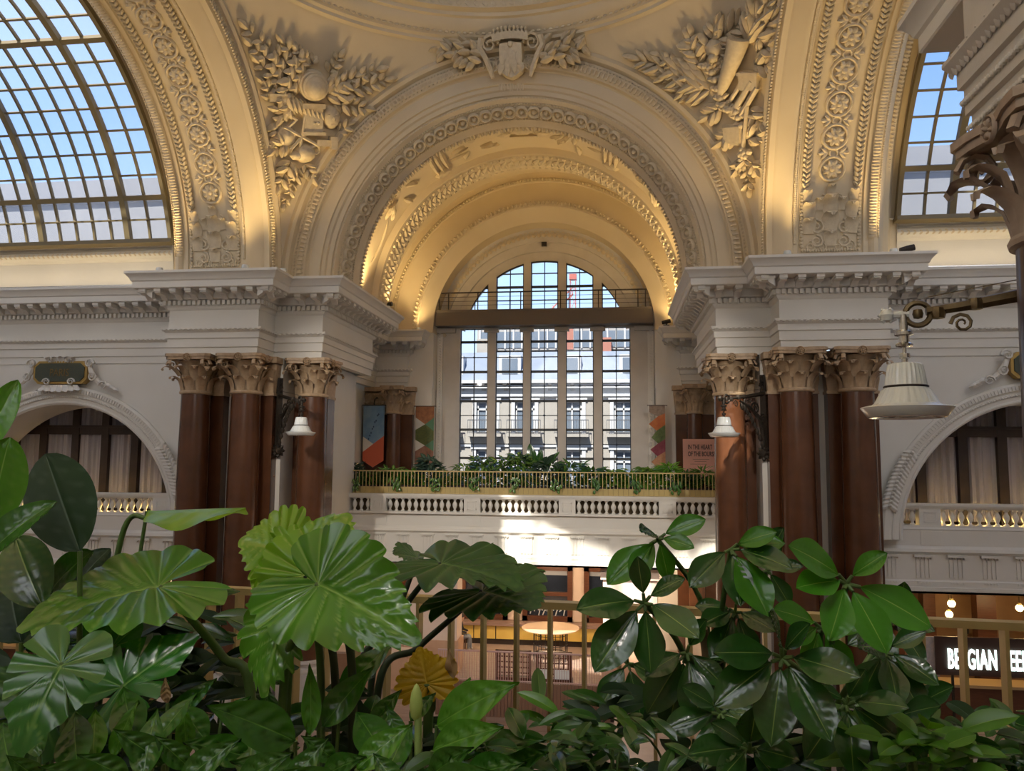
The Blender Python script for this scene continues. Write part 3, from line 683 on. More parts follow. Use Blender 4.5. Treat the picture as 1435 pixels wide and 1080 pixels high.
for (x0, x1) in WX:
    xm = (x0+x1)/2; fb = MB()
    fb.box(x0,x0+.035,YW,YW+.1,WB,WT); fb.box(x1-.035,x1,YW,YW+.1,WB,WT); fb.box(xm-.018,xm+.018,YW,YW+.08,WB,WT)
    for k, z in enumerate(rows):
        h = .05 if k % 2 == 1 else .018
        fb.box(x0,x1,YW,YW+.1 if k % 2 else YW+.07,z-h,z+h)
        if k % 2 == 0 and 0 < k: fb.lathe([(.0,-.05),(.05,-.02),(.05,.02),(0,.05)], 8, (xm, YW, z))
    obj('casement', fb, M['frame'], win, 0)
    for k in range(len(rows)-1):
        for a_, b_ in ((x0, xm), (xm, x1)):
            obj('pane', MB().quad((a_,YW+.04,rows[k+1]),(b_,YW+.04,rows[k+1]),(b_,YW+.04,rows[k]),(a_,YW+.04,rows[k])), M['glass'], win, 0)
    # arched head
    hz = lambda x: LZ+math.sqrt(max(0.0, LR*LR-x*x))
    fb = MB()
    for x, w in ((x0+.02,.025),(xm,.018),(x1-.02,.025)):
        if hz(x) > 13.66: fb.box(x-w,x+w,YW,YW+.08,13.6,hz(x))
    for z, h in ((13.64,.04),(14.05,.02),(14.62,.05),(15.2,.02)):
        lim = math.sqrt(max(0, LR*LR-(z-LZ)**2)); a_, b_ = max(x0,-lim), min(x1,lim)
        if b_-a_ > .05: fb.box(a_,b_,YW,YW+.08,z-h,z+h)
    for i in range(12):
        xa, xb = x0+(x1-x0)*i/12, x0+(x1-x0)*(i+1)/12
        if hz(xa) > 13.6 and hz(xb) > 13.6: fb.add([(xa,YW,hz(xa)-.06),(xb,YW,hz(xb)-.06),(xb,YW,hz(xb)+.02),(xa,YW,hz(xa)+.02)], [(0,1,2,3)])
    obj('arched_casement', fb, M['frame'], win, 0)
    zz = [13.6, 14.05, 14.62, 15.2, 15.8]
    for a_, b_ in ((x0, xm), (xm, x1)):
        for k in range(4):
            z0, z1 = zz[k], zz[k+1]; P = []
            n = 6
            low = [(a_+(b_-a_)*i/n, z0) for i in range(n+1)]; up = [(a_+(b_-a_)*i/n, min(z1, hz(a_+(b_-a_)*i/n))) for i in range(n+1)]
            q = MB()
            for i in range(n):
                if up[i][1] > z0+.001 or up[i+1][1] > z0+.001:
                    q.quad((low[i][0],YW+.04,z0),(low[i+1][0],YW+.04,z0),(up[i+1][0],YW+.04,max(z0,up[i+1][1])),(up[i][0],YW+.04,max(z0,up[i][1])))
            if q.f: obj('pane', q, M['glass'], win, 0)
# small vent tile in the tympanum
obj('vent_plate', MB().box(-.1,.12,17.55,17.64,16.32,16.5), M['iron'], win, 0)
# footbridge in front of the arched head
br = thing('footbridge', 'dark metal footbridge with railing crossing the window below its arched head', 'bridge', (0,16.95,12.86))
obj('deck', MB().box(-4.52,4.52,0,.55,.0,.62).box(-4.52,4.52,-.03,0,.56,.66), plain('bridge_brown', (.15,.125,.10), .6), br, 0)
obj('top_rail', MB().box(-4.4,4.4,-.02,.03,1.36,1.41), M['iron'], br, 0)
for x in (-4.35,-3.95,-2.7,-1.35,-.9,.75,1.1,2.3,3.0,3.9,4.2):
    obj('post', MB().box(x-.02,x+.02,-.02,.03,.62,1.38), M['iron'], br, 0)
for z in (.85, 1.02, 1.2): obj('wire', MB().box(-4.4,4.4,-.005,.005,z-.008,z+.008), M['iron'], br, 0)

# ================================================================== STREET BEYOND THE WINDOW
FX = lambda px, y=580: None
wallm = plain('facade_stone', (.30,.28,.25), .8, noise=.5, nscale=1.5, rgb2=(.24,.225,.20))
zinc = plain('zinc_roof', (.20,.235,.29), .45, noise=.5, nscale=1, rgb2=(.15,.18,.225))
glz = plain('far_glass', (.12,.15,.19), .15)
wht = plain('white_joinery', (.40,.41,.42), .6)
irn = plain('balcony_iron', (.06,.065,.075), .6)
YB = 34.0
bl = thing('apartment_house', 'pale stone apartment house with balconies and zinc roof across the street', 'building', (0, YB, 0))
xs = [-7.6,-5.05,-2.6,.35,3.55,6.3]
wl_ = MB(); zb = [(5.8,7.9),(9.05,10.95)]
cuts = sorted([x-.62 for x in xs]+[x+.62 for x in xs])
seg = [-16]+cuts+[16]
for i in range(0, len(seg), 2): wl_.box(seg[i],seg[i+1],0,.5,-1,11.6)
for x in xs:
    for z0, z1 in ((-1,5.8),(7.9,9.05),(10.95,11.6)): wl_.box(x-.62,x+.62,0,.5,z0,z1)
obj('wall', wl_, wallm, bl, 0)
cn = MB().box(-16,16,-.25,.3,11.25,11.4).box(-16,16,-.5,.3,11.75,11.95).box(-16,16,-.7,.3,12.05,12.25).box(-16,16,-.12,.3,11.4,11.75).box(-16,16,-.1,.3,8.1,8.25).box(-16,16,-.06,.3,11.02,11.1)
obj('cornice', cn, wht, bl, 0)
for k in range(22):
    x = -15+k*1.4; obj('bracket', MB().prism([(-.1,11.95),(-.65,12.05),(-.6,11.95),(-.1,11.6)], x-.12, x+.12, 'X'), wallm, bl, 0)
rf = MB().add([(-16,-.2,12.25),(16,-.2,12.25),(16,1.6,14.3),(-16,1.6,14.3),(-16,6,14.62),(16,6,14.62)], [(0,1,2,3),(3,2,5,4)]).box(-16,16,.3,6,5,12.3)
roofo = obj('roof', rf, zinc, bl, 0)
for x in (-7.3,-3.6,.2,4.0,7.4):
    dm = obj('dormer', MB().box(x-.7,x+.7,.2,1.7,12.5,13.9), wht, bl, 0); obj('pane', MB().box(x-.5,x+.5,.15,.22,12.7,13.7), glz, dm, 0)
for x in (-5.6, 2.3, 5.9):
    obj('chimney', MB().box(x-.5,x+.5,2.2,3.2,14.2,15.3), plain('brick_red', (.26,.10,.07)) if x == 2.3 else wallm, roofo, 0)
for z0, z1 in zb:
    for x in xs:
        w = obj('window', MB().box(x-.62,x-.5,.12,.2,z0,z1).box(x+.5,x+.62,.12,.2,z0,z1).box(x-.05,x+.05,.12,.2,z0,z1).box(x-.62,x+.62,.12,.2,z0+1.35,z0+1.47).box(x-.62,x+.62,.12,.2,z1-.1,z1), wht, bl, 0)
        obj('pane', MB().box(x-.6,x+.6,.22,.26,z0,z1), glz, w, 0)
        obj('surround', MB().box(x-.85,x-.62,-.08,.1,z0-.1,z1+.1).box(x+.62,x+.85,-.08,.1,z0-.1,z1+.1).box(x-.95,x+.95,-.16,.1,z1+.05,z1+.22), wht, bl, 0)
        bc = MB(); z = z0-.15
        bc.box(x-1.05,x+1.05,-.75,0,z-.18,z)
        bo = obj('balcony', bc, wallm, bl, 0); rl = MB().box(x-1.05,x+1.05,-.74,-.7,z+.82,z+.88).box(x-1.05,x+1.05,-.74,-.7,z+.08,z+.12)
        for k in range(15): rl.box(x-1.05+k*.15-.012,x-1.05+k*.15+.012,-.73,-.7,z,z+.85)
        obj('railing', rl, irn, bo, 0)
        if x < -7: obj('flower_box', MB().box(x-.2,x+.9,-.7,-.5,z+.1,z+.6), plain('red_flowers', (.55,.08,.05)), bo, 0)
AT = Vector((0, 3, 14.62))
att = obj('attic_storey', MB().box(-16,-8.2,0,3,0,2.0).box(-6.2,13,0,3,0,1.8), plain('attic_grey', (.27,.26,.25)), bl, 0, AT)
obj('glazing', MB().box(-6,12.8,-.06,0,.15,1.25), glz, att, 0)
for k in range(34): obj('mullion', MB().box(-6+k*.57-.05,-6+k*.57+.05,-.12,.0,.1,1.75), wht, att, 0)
obj('brick_panel', MB().box(-.7,.3,-.14,0,0,1.5), plain('brick_red', (.26,.10,.07)), att, 0)
obj('parapet', MB().box(-6.3,13,-.2,3,1.7,2.05), wht, att, 0)
_c = pt(803, 378, 85)
cr = thing('tower_crane', 'red lattice tower crane rising behind the roofs', 'crane', (_c.x, 70, -.6))
red = plain('crane_red', (.30,.07,.05))
mast = MB()
for q in ((-.3,-.3),(.3,-.3),(.3,.3),(-.3,.3)): mast.tube([(q[0],q[1],0),(q[0],q[1],28.2)], .05, 4)
for k in range(18): mast.tube([(-.3,-.3,k*1.5),(.3,-.3,k*1.5+1.5)], .035, 4); mast.tube([(.3,-.3,k*1.5+.75),(-.3,-.3,k*1.5+2)], .035, 4)
obj('mast', mast, red, cr); jib = MB()
jib.tube([(0,0,26),(-4.2,0,22.1)], .12, 4); jib.tube([(0,0,26.8),(-4.2,0,22.5)], .08, 4)
for k in range(6): jib.tube([(-.64*k,0,26-.59*k),(-.64*k-.3,0,26.6-.6*k)], .05, 4)
obj('jib', jib, red, cr); obj('cab', MB().box(-.4,.4,-.4,.4,27.6,28.2), red, cr, 0)
struct('floor.002', MB().box(-40,40,18.5,90,-.8,-.6), plain('asphalt', (.12,.12,.12), .8), 'street outside the tall window')
# ================================================================== COLUMNS
X_, Y_, Z_ = Vector((1,0,0)), Vector((0,1,0)), Vector((0,0,1))
def make_column(loc, label, group, k=1.0, shaftm='marble', capm='capital', rz=0.0):
    t = thing('column', label, 'column', loc, rz, group); K = k
    obj('plinth', MB().box(-.62*K,.62*K,-.62*K,.62*K,0,1.15).lathe([(.60*K,1.15),(.62*K,1.2),(.60*K,1.28),(.50*K,1.31),(.50*K,1.36),(.56*K,1.42),(.54*K,1.48),(.46*K,1.5)], 28), M['stone'], t)
    obj('shaft', MB().lathe([(.45*K,1.5),(.452*K,3.5),(.445*K,5.5),(.43*K,7.5),(.41*K,9.1),(.41*K,9.16)], 40), M[shaftm], t)
    cp = MB().lathe([(.41*K,9.12),(.46*K,9.14),(.47*K,9.18),(.45*K,9.22),(.38*K,9.23),(.36*K,9.5),(.37*K,9.8),(.43*K,10.0),(.50*K,10.08),(.46*K,10.1)], 32)
    ab = []                                       # concave-sided abacus
    for q in range(4):
        a = PI/4+q*PI/2; c1, c2 = a-.09, a+.09; R_ = .86*K
        ab += [(R_*cos(c1), R_*sin(c1)), (R_*cos(c2), R_*sin(c2))]
        for j in range(1, 6):
            f = j/6; b = a+.09+(PI/2-.18)*f; rr = R_*(1-.34*sin(PI*f)); ab.append((rr*cos(b), rr*sin(b)))
    cp.prism(ab, 10.10, 10.18, 'Z').prism([(x*1.05, y*1.05) for x, y in ab], 10.18, 10.26, 'Z')
    c = obj('capital', cp, M[capm], t, 35)
    lm = tpl_mesh('acanthus_leaf', CURL, M[capm], (.44,.36*K,.42*K)); vm = tpl_mesh('volute', SPIRAL, M[capm], (.17*K,.17*K,.30*K)); fm = tpl_mesh('fleuron', ROS, M[capm], (.11*K,.11*K,.2*K))
    for row, zz, rr, a0 in ((0, 9.21, .37*K, 0), (1, 9.50, .365*K, PI/8)):
        for q in range(8):
            a = a0+q*PI/4; w = Vector((cos(a), sin(a), 0)); o = obj('acanthus_leaf', lm, None, c); o.matrix_basis = frame_m((rr*w.x, rr*w.y, zz), Z_, Vector((-sin(a), cos(a), 0)), w)
    for q in range(4):
        a = PI/4+q*PI/2; w = Vector((cos(a), sin(a), 0)); v = Vector((-sin(a), cos(a), 0))
        for sgn in (-1, 1):
            o = obj('volute', vm, None, c); d = (w+v*sgn*.5).normalized(); o.matrix_basis = frame_m((w.x*.66*K+v.x*.1*K*sgn, w.y*.66*K+v.y*.1*K*sgn, 9.95), d, Z_, (v*sgn*-1+w*.4).normalized())
        o = obj('acanthus_leaf', lm, None, c); o.matrix_basis = frame_m((w.x*.46*K, w.y*.46*K, 9.66), (Z_*.85+w*.5).normalized(), v, (w-Z_*.5).normalized())
        a2 = q*PI/2; w2 = Vector((cos(a2), sin(a2), 0)); o = obj('fleuron', fm, None, c); o.matrix_basis = frame_m((w2.x*.6*K, w2.y*.6*K, 10.16), Vector((-sin(a2), cos(a2), 0)), Z_, w2)
    return t
CG = 'tall brown marble columns of the far piers'
base_col = make_column((7.68, 6.62, 0), 'sunless brown marble column of the pair nearer the single column, on the poster side', CG)
index_kids(base_col)
def col_copy(loc, label):
    c = copy_tree(base_col); c.location = loc; c['label'] = label; return c
col_copy((9.22, 6.62, 0), 'brown marble column of the pair beside the big arch above the beer sign')
col_copy((6.12, 7.8, 0), 'sunlit brown marble column with a lamp shadow, in front of the pink poster')
col_copy((-7.68, 6.62, 0), 'brown marble column of the pair nearer the single column, on the banner side')
col_copy((-9.22, 6.62, 0), 'brown marble column of the pair beside the arch with the tall dark leaf')
col_copy((-6.12, 7.8, 0), 'single dark brown marble column behind the hanging lamp, on the banner side')
make_column((6.02, 16.3, 0), 'small brown marble half column behind the pink poster', None, .72)
make_column((-6.02, 16.3, 0), 'small brown marble half column between the two hanging banners', None, .72)
make_column((6.68, -7.92, 0), 'near column with a purple shaft and a large carved grey capital', None, 1.0, 'darkshaft', 'neargold', .0)

# ================================================================== BRACKET LAMPS
def bracket_lamp(root, tip, zs, label, metal, detail=False):
    L = math.hypot(tip[0]-root[0], tip[1]-root[1]); ang = math.atan2(tip[1]-root[1], tip[0]-root[0])
    t = thing('bracket_lamp', label, 'lamp', (root[0], root[1], zs), ang, 'bell lamps on scrolled brackets')
    def pleat(a, k): return 1+(.03*cos(a*26) if k in (2, 3, 4, 7, 8) else 0)
    sh = MB().lathe([(.0,.475),(.135,.475),(.15,.46),(.165,.38),(.185,.255),(.19,.245),(.195,.235),(.215,.215),(.275,.095),(.31,.075),(.395,.058),(.41,.05),(.40,.035),(.345,-.04),(.32,-.045)], 104, (L,0,0), pleat)
    so = obj('lamp_shade', sh, M['lampshade'], t, 50)
    obj('reflector_rim', MB().lathe([(.345,-.04),(.33,-.048),(.28,-.03),(.26,.06),(.1,.2),(0,.2)], 40, (L,0,0)), M['chrome'], so)
    obj('shade_band', MB().lathe([(.19,.238),(.198,.245),(.2,.255),(.19,.262)], 48, (L,0,0)), M['iron'], so)
    obj('bulb', MB().lathe([(0,.2),(.05,.17),(.09,.1),(.08,.03),(.04,-.01),(0,-.02)], 16, (L,0,0)), plain('dim_bulb', (.8,.8,.75), .3), t)
    obj('hanger', MB().lathe([(.03,.47),(.03,.52),(.05,.53),(.05,.57),(.02,.58),(.02,.63),(.075,.64),(.08,.66),(.05,.68),(.05,.74),(.085,.75),(.085,.78),(.04,.8),(.04,.95),(.0,.96)], 16, (L,0,0)), M['chrome'] if detail else metal, t)
    za = .95
    wh = MB()
    for i in range(20):
        pass
    wh.tube([(L-.13+.11*cos(2*PI*i/20), 0, za+.11*sin(2*PI*i/20)) for i in range(21)], .028, 6, False)
    wh.lathe([(0,-.05),(.04,-.04),(.05,0),(.04,.04),(0,.05)], 10, (L-.13,0,za))
    obj('wheel', wh, metal, t)
    fin = MB().lathe([(0,-.07),(.05,-.05),(.07,0),(.05,.05),(0,.07)], 10, (L+.14,0,za)); fin.tube([(L+.1,0,za),(L-.05,0,za)], .035, 8)
    for k in range(6): fin.lathe([(0,-.03),(.03,0),(0,.03)], 6, (L+.14+.06*cos(k*PI/3), 0, za+.06*sin(k*PI/3)))
    obj('finial', fin, M['lampshade'] if detail else metal, t)
    arm = MB(); n = 10
    arm.tube([(L-.2-(L-.2)*i/n, 0, za+.02+.22*(i/n)**1.2) for i in range(n+1)], [(.045 if detail else .03)+.035*i/n for i in range(n+1)], 6)
    for x, z in ((L-.3, za), (L-.62, za+.07)):
        if x > .1: arm.lathe([(0,-.06),(.06,-.05),(.075,0),(.06,.05),(0,.06)], 8, (x,0,z))
    arm.tube([(L-.22,0,za+.16),(.1,0,za+.36)], .006, 4)
    ao = obj('arm', arm, metal, t)
    sc = MB()
    for (x, z, s, fl) in ((L-.50, za-.11, .10, 1),)+(() if detail else ( (L*.45, za-.05, .16, -1), (L*.25, za-.2, .18, 1), (.12, za-.45, .14, -1), (.12, za-.95, .12, 1), (.1, za+.42, .14, 1), (.1,za+.62,.08,1))):
        sc.place(SPIRAL, (x,0,z), X_*fl, Z_, Y_, s, s, s*.6)
    if not detail: sc.tube([(L*.6,0,za-.02),(L*.38,0,za-.18),(.22,0,za-.45),(.1,0,za-.95),(.06,0,za-1.3)], [.03,.05,.055,.05,.03], 6)
    for k in range(0 if detail else 9): sc.place(LEAF, (L*.55*(1-k/9)+.06,0,za-.05-1.2*(k/9)**1.5), Vector((-.4,0,-1)).normalized(), Y_, Vector((.7,.2,-.3)).normalized(), .22, .14, .08)
    obj('scrollwork', sc, metal, t)
    wp = MB().box(-.02,.07,-.09,.09,za-1.45,za+.75)
    wp.place(BEAD, (.07,0,za-1.4), Y_, Z_, X_, .15, .15, .12)
    for k in range(8): wp.place(LEAF, (.05,0,za-1.4), Y_*cos(k*PI/4)+Z_*sin(k*PI/4), Y_*-sin(k*PI/4)+Z_*cos(k*PI/4), X_, .22, .15, .1)
    obj('wall_plate', wp, metal, t)
    return t
bracket_lamp((6.98,7.28), (5.72,6.05), 7.97, 'white bell lamp on a dark scrolled bracket in front of the sunlit column', M['iron'])
bracket_lamp((-6.98,7.28), (-5.80,6.15), 7.97, 'white bell lamp on a dark scrolled bracket on the banner side', M['iron'])
bracket_lamp((7.18,-7.3), (5.63,-7.0), 7.77, 'large white bell lamp on a gold bronze arm beside the near column', M['brassdark'], True)

# ================================================================== CREST AND TROPHIES
def blob(mb, px, py, size, n=1): pass
cs = thing('crest', 'carved coat of arms with crown, scrolls and leaf sprays at the top of the arch', 'crest', (0, 6.72, 18.85))
cy = lambda px, py: (lambda p: Vector((p.x, p.y-6.72, p.z-18.85)))(pt(px, py, 21.55))
FW, UP = Vector((0,-1,-.35)).normalized(), Vector((0,-.35,1)).normalized()
shd = MB(); outl = [(-.42,.55),(0,.6),(.42,.55),(.44,.0),(.38,-.45),(.2,-.6),(0,-.68),(-.2,-.6),(-.38,-.45),(-.44,0)]
cen = cy(716, 80)
def lift(mb, poly, o, h0, h1, s=1.0):
    n = len(poly); V = [tuple(o+X_*(a*s)+UP*(b*s)+FW*h0) for a, b in poly]+[tuple(o+X_*(a*s*.9)+UP*(b*s*.9)+FW*h1) for a, b in poly]
    mb.add(V, [tuple(range(n, 2*n))]+[(i, (i+1)%n, (i+1)%n+n, i+n) for i in range(n)])
lift(shd, outl, cen-UP*.06, -.4, .12, .84); so = obj('shield', shd, M['carve'], cs)
fig = MB(); rr = random.Random(3)
fig.place(BEAD, cen+UP*.33+FW*.1, X_, UP, FW, .09, .11, .1)
for a, b, l_ in ((0,.25,.6),(-.06,.2,.75),(.07,.2,.7),(-.18,.2,.45),(.2,.15,.45),(-.25,-.1,.4),(.26,-.1,.35)): fig.place(LEAF, cen+X_*a+UP*b+FW*.11, (-UP+X_*a*.7).normalized(), X_, FW, l_, .25, .09)
obj('figure_relief', fig, M['carve'], so)
cw = MB(); cb = cy(716, 52)
for i in range(9):
    x = (i-4)*.115; h = -.05*((i-4)/4)**2*4*.3
    cw.place(BOX, cb+X_*x+UP*(.02+h)+FW*-.2, X_, UP, FW, .12, .2, .5); cw.place(BOX, cb+X_*x+UP*(.16+h)+FW*-.2, X_, UP, FW, .05, .12, .46); cw.place(BEAD, cb+X_*x+UP*(.23+h)+FW*.22, X_, UP, FW, .05, .06, .08)
obj('crown', cw, M['carve'], cs)
for sg in (-1, 1):
    s_ = MB()
    s_.place(SPIRAL, cen+X_*(sg*.62)+UP*.38+FW*-.1, X_*-sg, UP, FW, .26, .28, .3); s_.place(SPIRAL, cen+X_*(sg*.58)-UP*.2+FW*-.1, X_*-sg, UP*-1, FW, .18, .2, .3)
    s_.tube([tuple(cen+X_*(sg*x)+UP*y) for x, y in ((.85,.55),(.92,.3),(.75,.0),(.62,-.3),(.55,-.55))], [.1,.09,.08,.08,.05], 6)
    obj('scroll', s_, M['carve'], cs)
    lv = tpl_mesh('leaf', LEAF, M['carve'], (.42,.24,.24))
    for k in range(22):
        t_ = k/21; px = 716+sg*(38+60*t_); py = 62+14*sin(k*2.1)*(1-.4*t_)+14*(1-t_); d_ = (X_*sg*rr.uniform(.3,1)+UP*rr.uniform(-.9,.9)).normalized()
        o = obj('leaf', lv, None, cs); o.matrix_basis = frame_m(cy(px, py), d_, FW.cross(d_), FW)
st = MB()
for k, h in enumerate((.12,.2,.2,.14,.2,.2,.12,.2,.2,.16)): st.place(BOX, cy(700+k*3.6, 122), X_, UP, FW, .04, h, .05)
stuff(obj('inscription_strokes', st, M['carve'], cs))

leafT = [tpl_mesh('leaf', LEAF, M['carve'], (.40*s, .23*s, .22)) for s in (.75, 1.0, 1.3)]
plumeT = tpl_mesh('palm_frond', LEAF, M['carve'], (.62, .22, .22))
def surf(px, py):
    P, n = pend_hit(px, py); P2, _ = pend_hit(px+1, py); P3, _ = pend_hit(px, py-1)
    u = (P2-P).normalized(); v = (P3-P); v = (v-n*v.dot(n)).normalized(); return P, n, u, v
def put(root, me, px, py, ang, s=1.0, h=0.0, name='leaf'):
    P, n, u, v = surf(px, py); d = (u*cos(ang)+v*sin(ang)); d = (d-n*d.dot(n)).normalized(); b = n.cross(d)
    o = obj(name, me, None, root); o.matrix_basis = frame_m(P+n*h-root.location, d, b, n) @ Matrix.Scale(s, 4); return o
def spray(root, x0, y0, x1, y1, n, size=1, spread=.8, me=None, end=True):
    A = math.atan2(-(y1-y0), x1-x0)
    for k in range(n):
        t_ = (k+.4)/n; x, y = x0+(x1-x0)*t_, y0+(y1-y0)*t_
        for sg in (-1, 1): put(root, me or leafT[size], x, y, A+sg*spread, random.uniform(.85,1.15)*(1.1-.35*t_), .02+.08*(k % 2), 'palm_frond' if me else 'leaf')
    if end: put(root, me or leafT[size], x1, y1, A, 1.0, .05, 'palm_frond' if me else 'leaf')
def solid(root, name, px, py, fn):
    P, n, u, v = surf(px, py); mb = MB(); fn(mb); o = obj(name, mb, M['carve'], root, 45); o.matrix_basis = frame_m(P-root.location, u, v, n); return o
# left: beehive trophy
P0, _ = pend_hit(420, 170)
tl = thing('trophy_relief', 'carved trophy of a beehive, mask and leaf sprays on the curved corner', 'relief', P0)
for a in ((428,112,346,40,7,1),(424,126,352,64,6,1),(418,138,362,88,5,1),(412,150,368,116,4,0),(432,100,398,62,4,1),(440,92,415,68,3,0),(452,134,538,112,7,1),(456,120,526,98,5,1),(458,104,474,80,3,0),(462,142,508,150,4,1),(455,128,495,108,4,1),(402,176,374,128,3,1),(404,196,385,208,3,1),(408,222,392,256,4,1),(420,232,398,284,5,0),(425,228,436,248,3,0),(470,186,486,176,2,0),(410,140,395,160,3,1),(392,170,384,190,2,1)): spray(tl, *a)
solid(tl, 'beehive', 436, 118, lambda m: m.lathe([(.40,-.1),(.44,.0),(.42,.12),(.40,.14),(.41,.26),(.37,.28),(.37,.42),(.31,.44),(.29,.56),(.2,.64),(.08,.7),(0,.7)], 22) or [m.__setattr__('v', [(x, z, .12+max(-.25, -y)*.75) for x, y, z in m.v])])
solid(tl, 'urn_knob', 441, 84, lambda m: m.place(BEAD, (0,0,0), X_, Y_, Z_, .14, .14, .2))
solid(tl, 'castle_tower', 437, 166, lambda m: m.box(-.28,.26,-.36,.36,0,.24).box(-.34,.32,.3,.44,0,.3).box(-.34,.32,-.44,-.34,0,.28).place(BEAD,(0,.15,.24),X_,Y_,Z_,.05,.05,.04).place(BEAD,(.12,.15,.24),X_,Y_,Z_,.05,.05,.04).place(BEAD,(.12,-.1,.24),X_,Y_,Z_,.05,.05,.04).place(BEAD,(0,-.1,.24),X_,Y_,Z_,.05,.05,.04))
def mask(m):
    m.place(t_bead(12), (0,0,0), X_, Y_, Z_, .30, .36, .34); m.place(BEAD, (.02,-.02,.26), X_, Y_, Z_, .06, .11, .14)
    for q in (-1, 1): m.place(BEAD, (.11*q,.09,.2), X_, Y_, Z_, .07,.05,.1); m.place(SPIRAL, (.3*q,.25,.05), X_*q, Y_, Z_, .13,.15,.2)
    m.place(BOX, (.02,-.17,.22), X_, Y_, Z_, .16,.04,.06)
solid(tl, 'mask', 463, 164, mask)
solid(tl, 'round_shield', 400, 190, lambda m: m.lathe([(.30,0),(.30,.08),(.26,.14),(.2,.15),(.12,.22),(0,.24)], 20))
solid(tl, 'jug', 426, 214, lambda m: m.place(t_bead(12), (0,0,0), X_, Y_, Z_, .36,.30,.34).place(RING, (.3,.12,.1), X_, Y_, Z_, .14,.14,.2).place(BEAD, (-.28,-.08,.1), X_, Y_, Z_, .2,.14,.2))
solid(tl, 'crossed_rods', 420, 188, lambda m: m.tube([(-.5,.2,.16),(.5,-.3,.2)], .05, 6).tube([(-.35,-.4,.2),(.45,.35,.16)], .05, 6).tube([(-.1,-.6,.15),(.1,.5,.22)], .045, 6))
solid(tl, 'mallet', 446, 200, lambda m: m.box(-.1,.38,-.08,.1,.05,.24).box(.3,.5,-.16,.2,.02,.3).tube([(-.5,-.25,.14),(.0,0,.14)], .05, 6))
solid(tl, 'drapery', 424, 136, lambda m: [m.place(LEAF, (-.5+.13*k,.1-.04*k,.08), Vector((.3,-1,0)).normalized(), X_, Z_, .5,.24,.26) for k in range(8)])
solid(tl, 'book', 388, 136, lambda m: m.box(-.28,.2,-.1,.1,0,.2).box(-.3,.22,.06,.12,.0,.24))
solid(tl, 'ribbon', 405, 166, lambda m: m.tube([(-.2,.5,.1),(.1,.35,.2),(-.1,.15,.12),(.15,0,.2),(-.05,-.2,.12),(.1,-.45,.1)], .07, 6))
# right: palm and cornucopia trophy
P0, _ = pend_hit(1015, 110)
tr_ = thing('trophy_relief', 'carved trophy of palm fronds, cornucopia and garlands on the curved corner', 'relief', P0)
for a in ((990,108,902,84,8,1,.55,plumeT),(996,118,930,104,6,1,.6,plumeT),(1000,126,958,124,4,1,.7,plumeT),(1050,60,1080,4,6,1,.5,plumeT),(1048,66,1066,2,5,1,.5,plumeT),(1056,62,1082,30,4,1,.6,plumeT),(982,92,972,52,4,1,.9),(990,80,1005,36,4,1,.9),(1000,60,1036,34,5,1,.7,plumeT),(975,75,968,58,3,1,.9),(1060,75,1078,64,3,1,.8),(1056,90,1076,90,3,1,.8),(1050,150,1066,170,3,1,.8),(1012,150,996,160,3,1,.8),(1030,185,1015,196,3,1,.8),(1046,196,1062,190,3,1,.7),(1046,212,1052,262,6,0,.8),(1044,222,1036,236,3,0,.8),(1054,226,1062,236,3,0,.8),(950,90,926,78,3,0,.8)): spray(tr_, *a)
solid(tr_, 'cornucopia', 1026, 96, lambda m: m.tube([(-.35,-.75,.12),(-.12,-.3,.2),(.12,.15,.26),(.3,.55,.3),(.36,.8,.28)], [.1,.17,.22,.26,.30], 12))
def garland(m):
    for k in range(15):
        t_ = k/14; x, y = -.55+1.1*t_, .75-1.6*t_+.2*sin(t_*9); m.place(BEAD, (x,y,.1), X_, Y_, Z_, .12,.11,.22); m.place(LEAF, (x,y,.1), Vector((1,.4,0)).normalized(), Y_, Z_, .26,.2,.16); m.place(LEAF, (x,y,.1), Vector((-1,.1,0)).normalized(), Y_, Z_, .26,.2,.16)
solid(tr_, 'garland', 1018, 132, garland)
solid(tr_, 'horned_head', 1004, 66, lambda m: m.place(t_bead(10), (0,0,0), X_, Y_, Z_, .3,.26,.34).place(BEAD,(.02,-.2,.15),X_,Y_,Z_,.16,.16,.26).place(SPIRAL,(-.3,.1,.1),X_*-1,Y_,Z_,.16,.16,.2).place(SPIRAL,(.3,.1,.1),X_,Y_,Z_,.16,.16,.2))
solid(tr_, 'flower_head', 1012, 86, lambda m: m.place(ROS, (0,0,.1), X_, Y_, Z_, .2,.2,.3))
solid(tr_, 'chest', 1056, 110, lambda m: m.box(-.3,.25,-.25,.22,0,.25).box(-.34,.29,.12,.2,0,.3))
solid(tr_, 'scroll_bundle', 1046, 140, lambda m: m.tube([(-.4,-.4,.12),(.3,.5,.2)], .09, 8).tube([(-.2,-.5,.12),(.45,.35,.2)], .08, 8).tube([(-.5,-.1,.12),(.1,.6,.16)], .07, 8))
solid(tr_, 'ledger', 1030, 188, lambda m: m.box(-.3,.32,-.28,.26,0,.18).box(-.24,.26,-.22,.2,.18,.22))
solid(tr_, 'anchor', 1048, 178, lambda m: m.tube([(-.05,-.6,.15),(.1,.55,.2)], .06, 6).tube([(-.3,.35,.16),(.4,.25,.16)], .05, 6))
solid(tr_, 'fruit_knot', 1046, 216, lambda m: [m.place(BEAD, (.16*cos(k*2.4)*(k/7), .16*sin(k*2.4)*(k/7), .12), X_, Y_, Z_, .1,.1,.14) for k in range(9)])

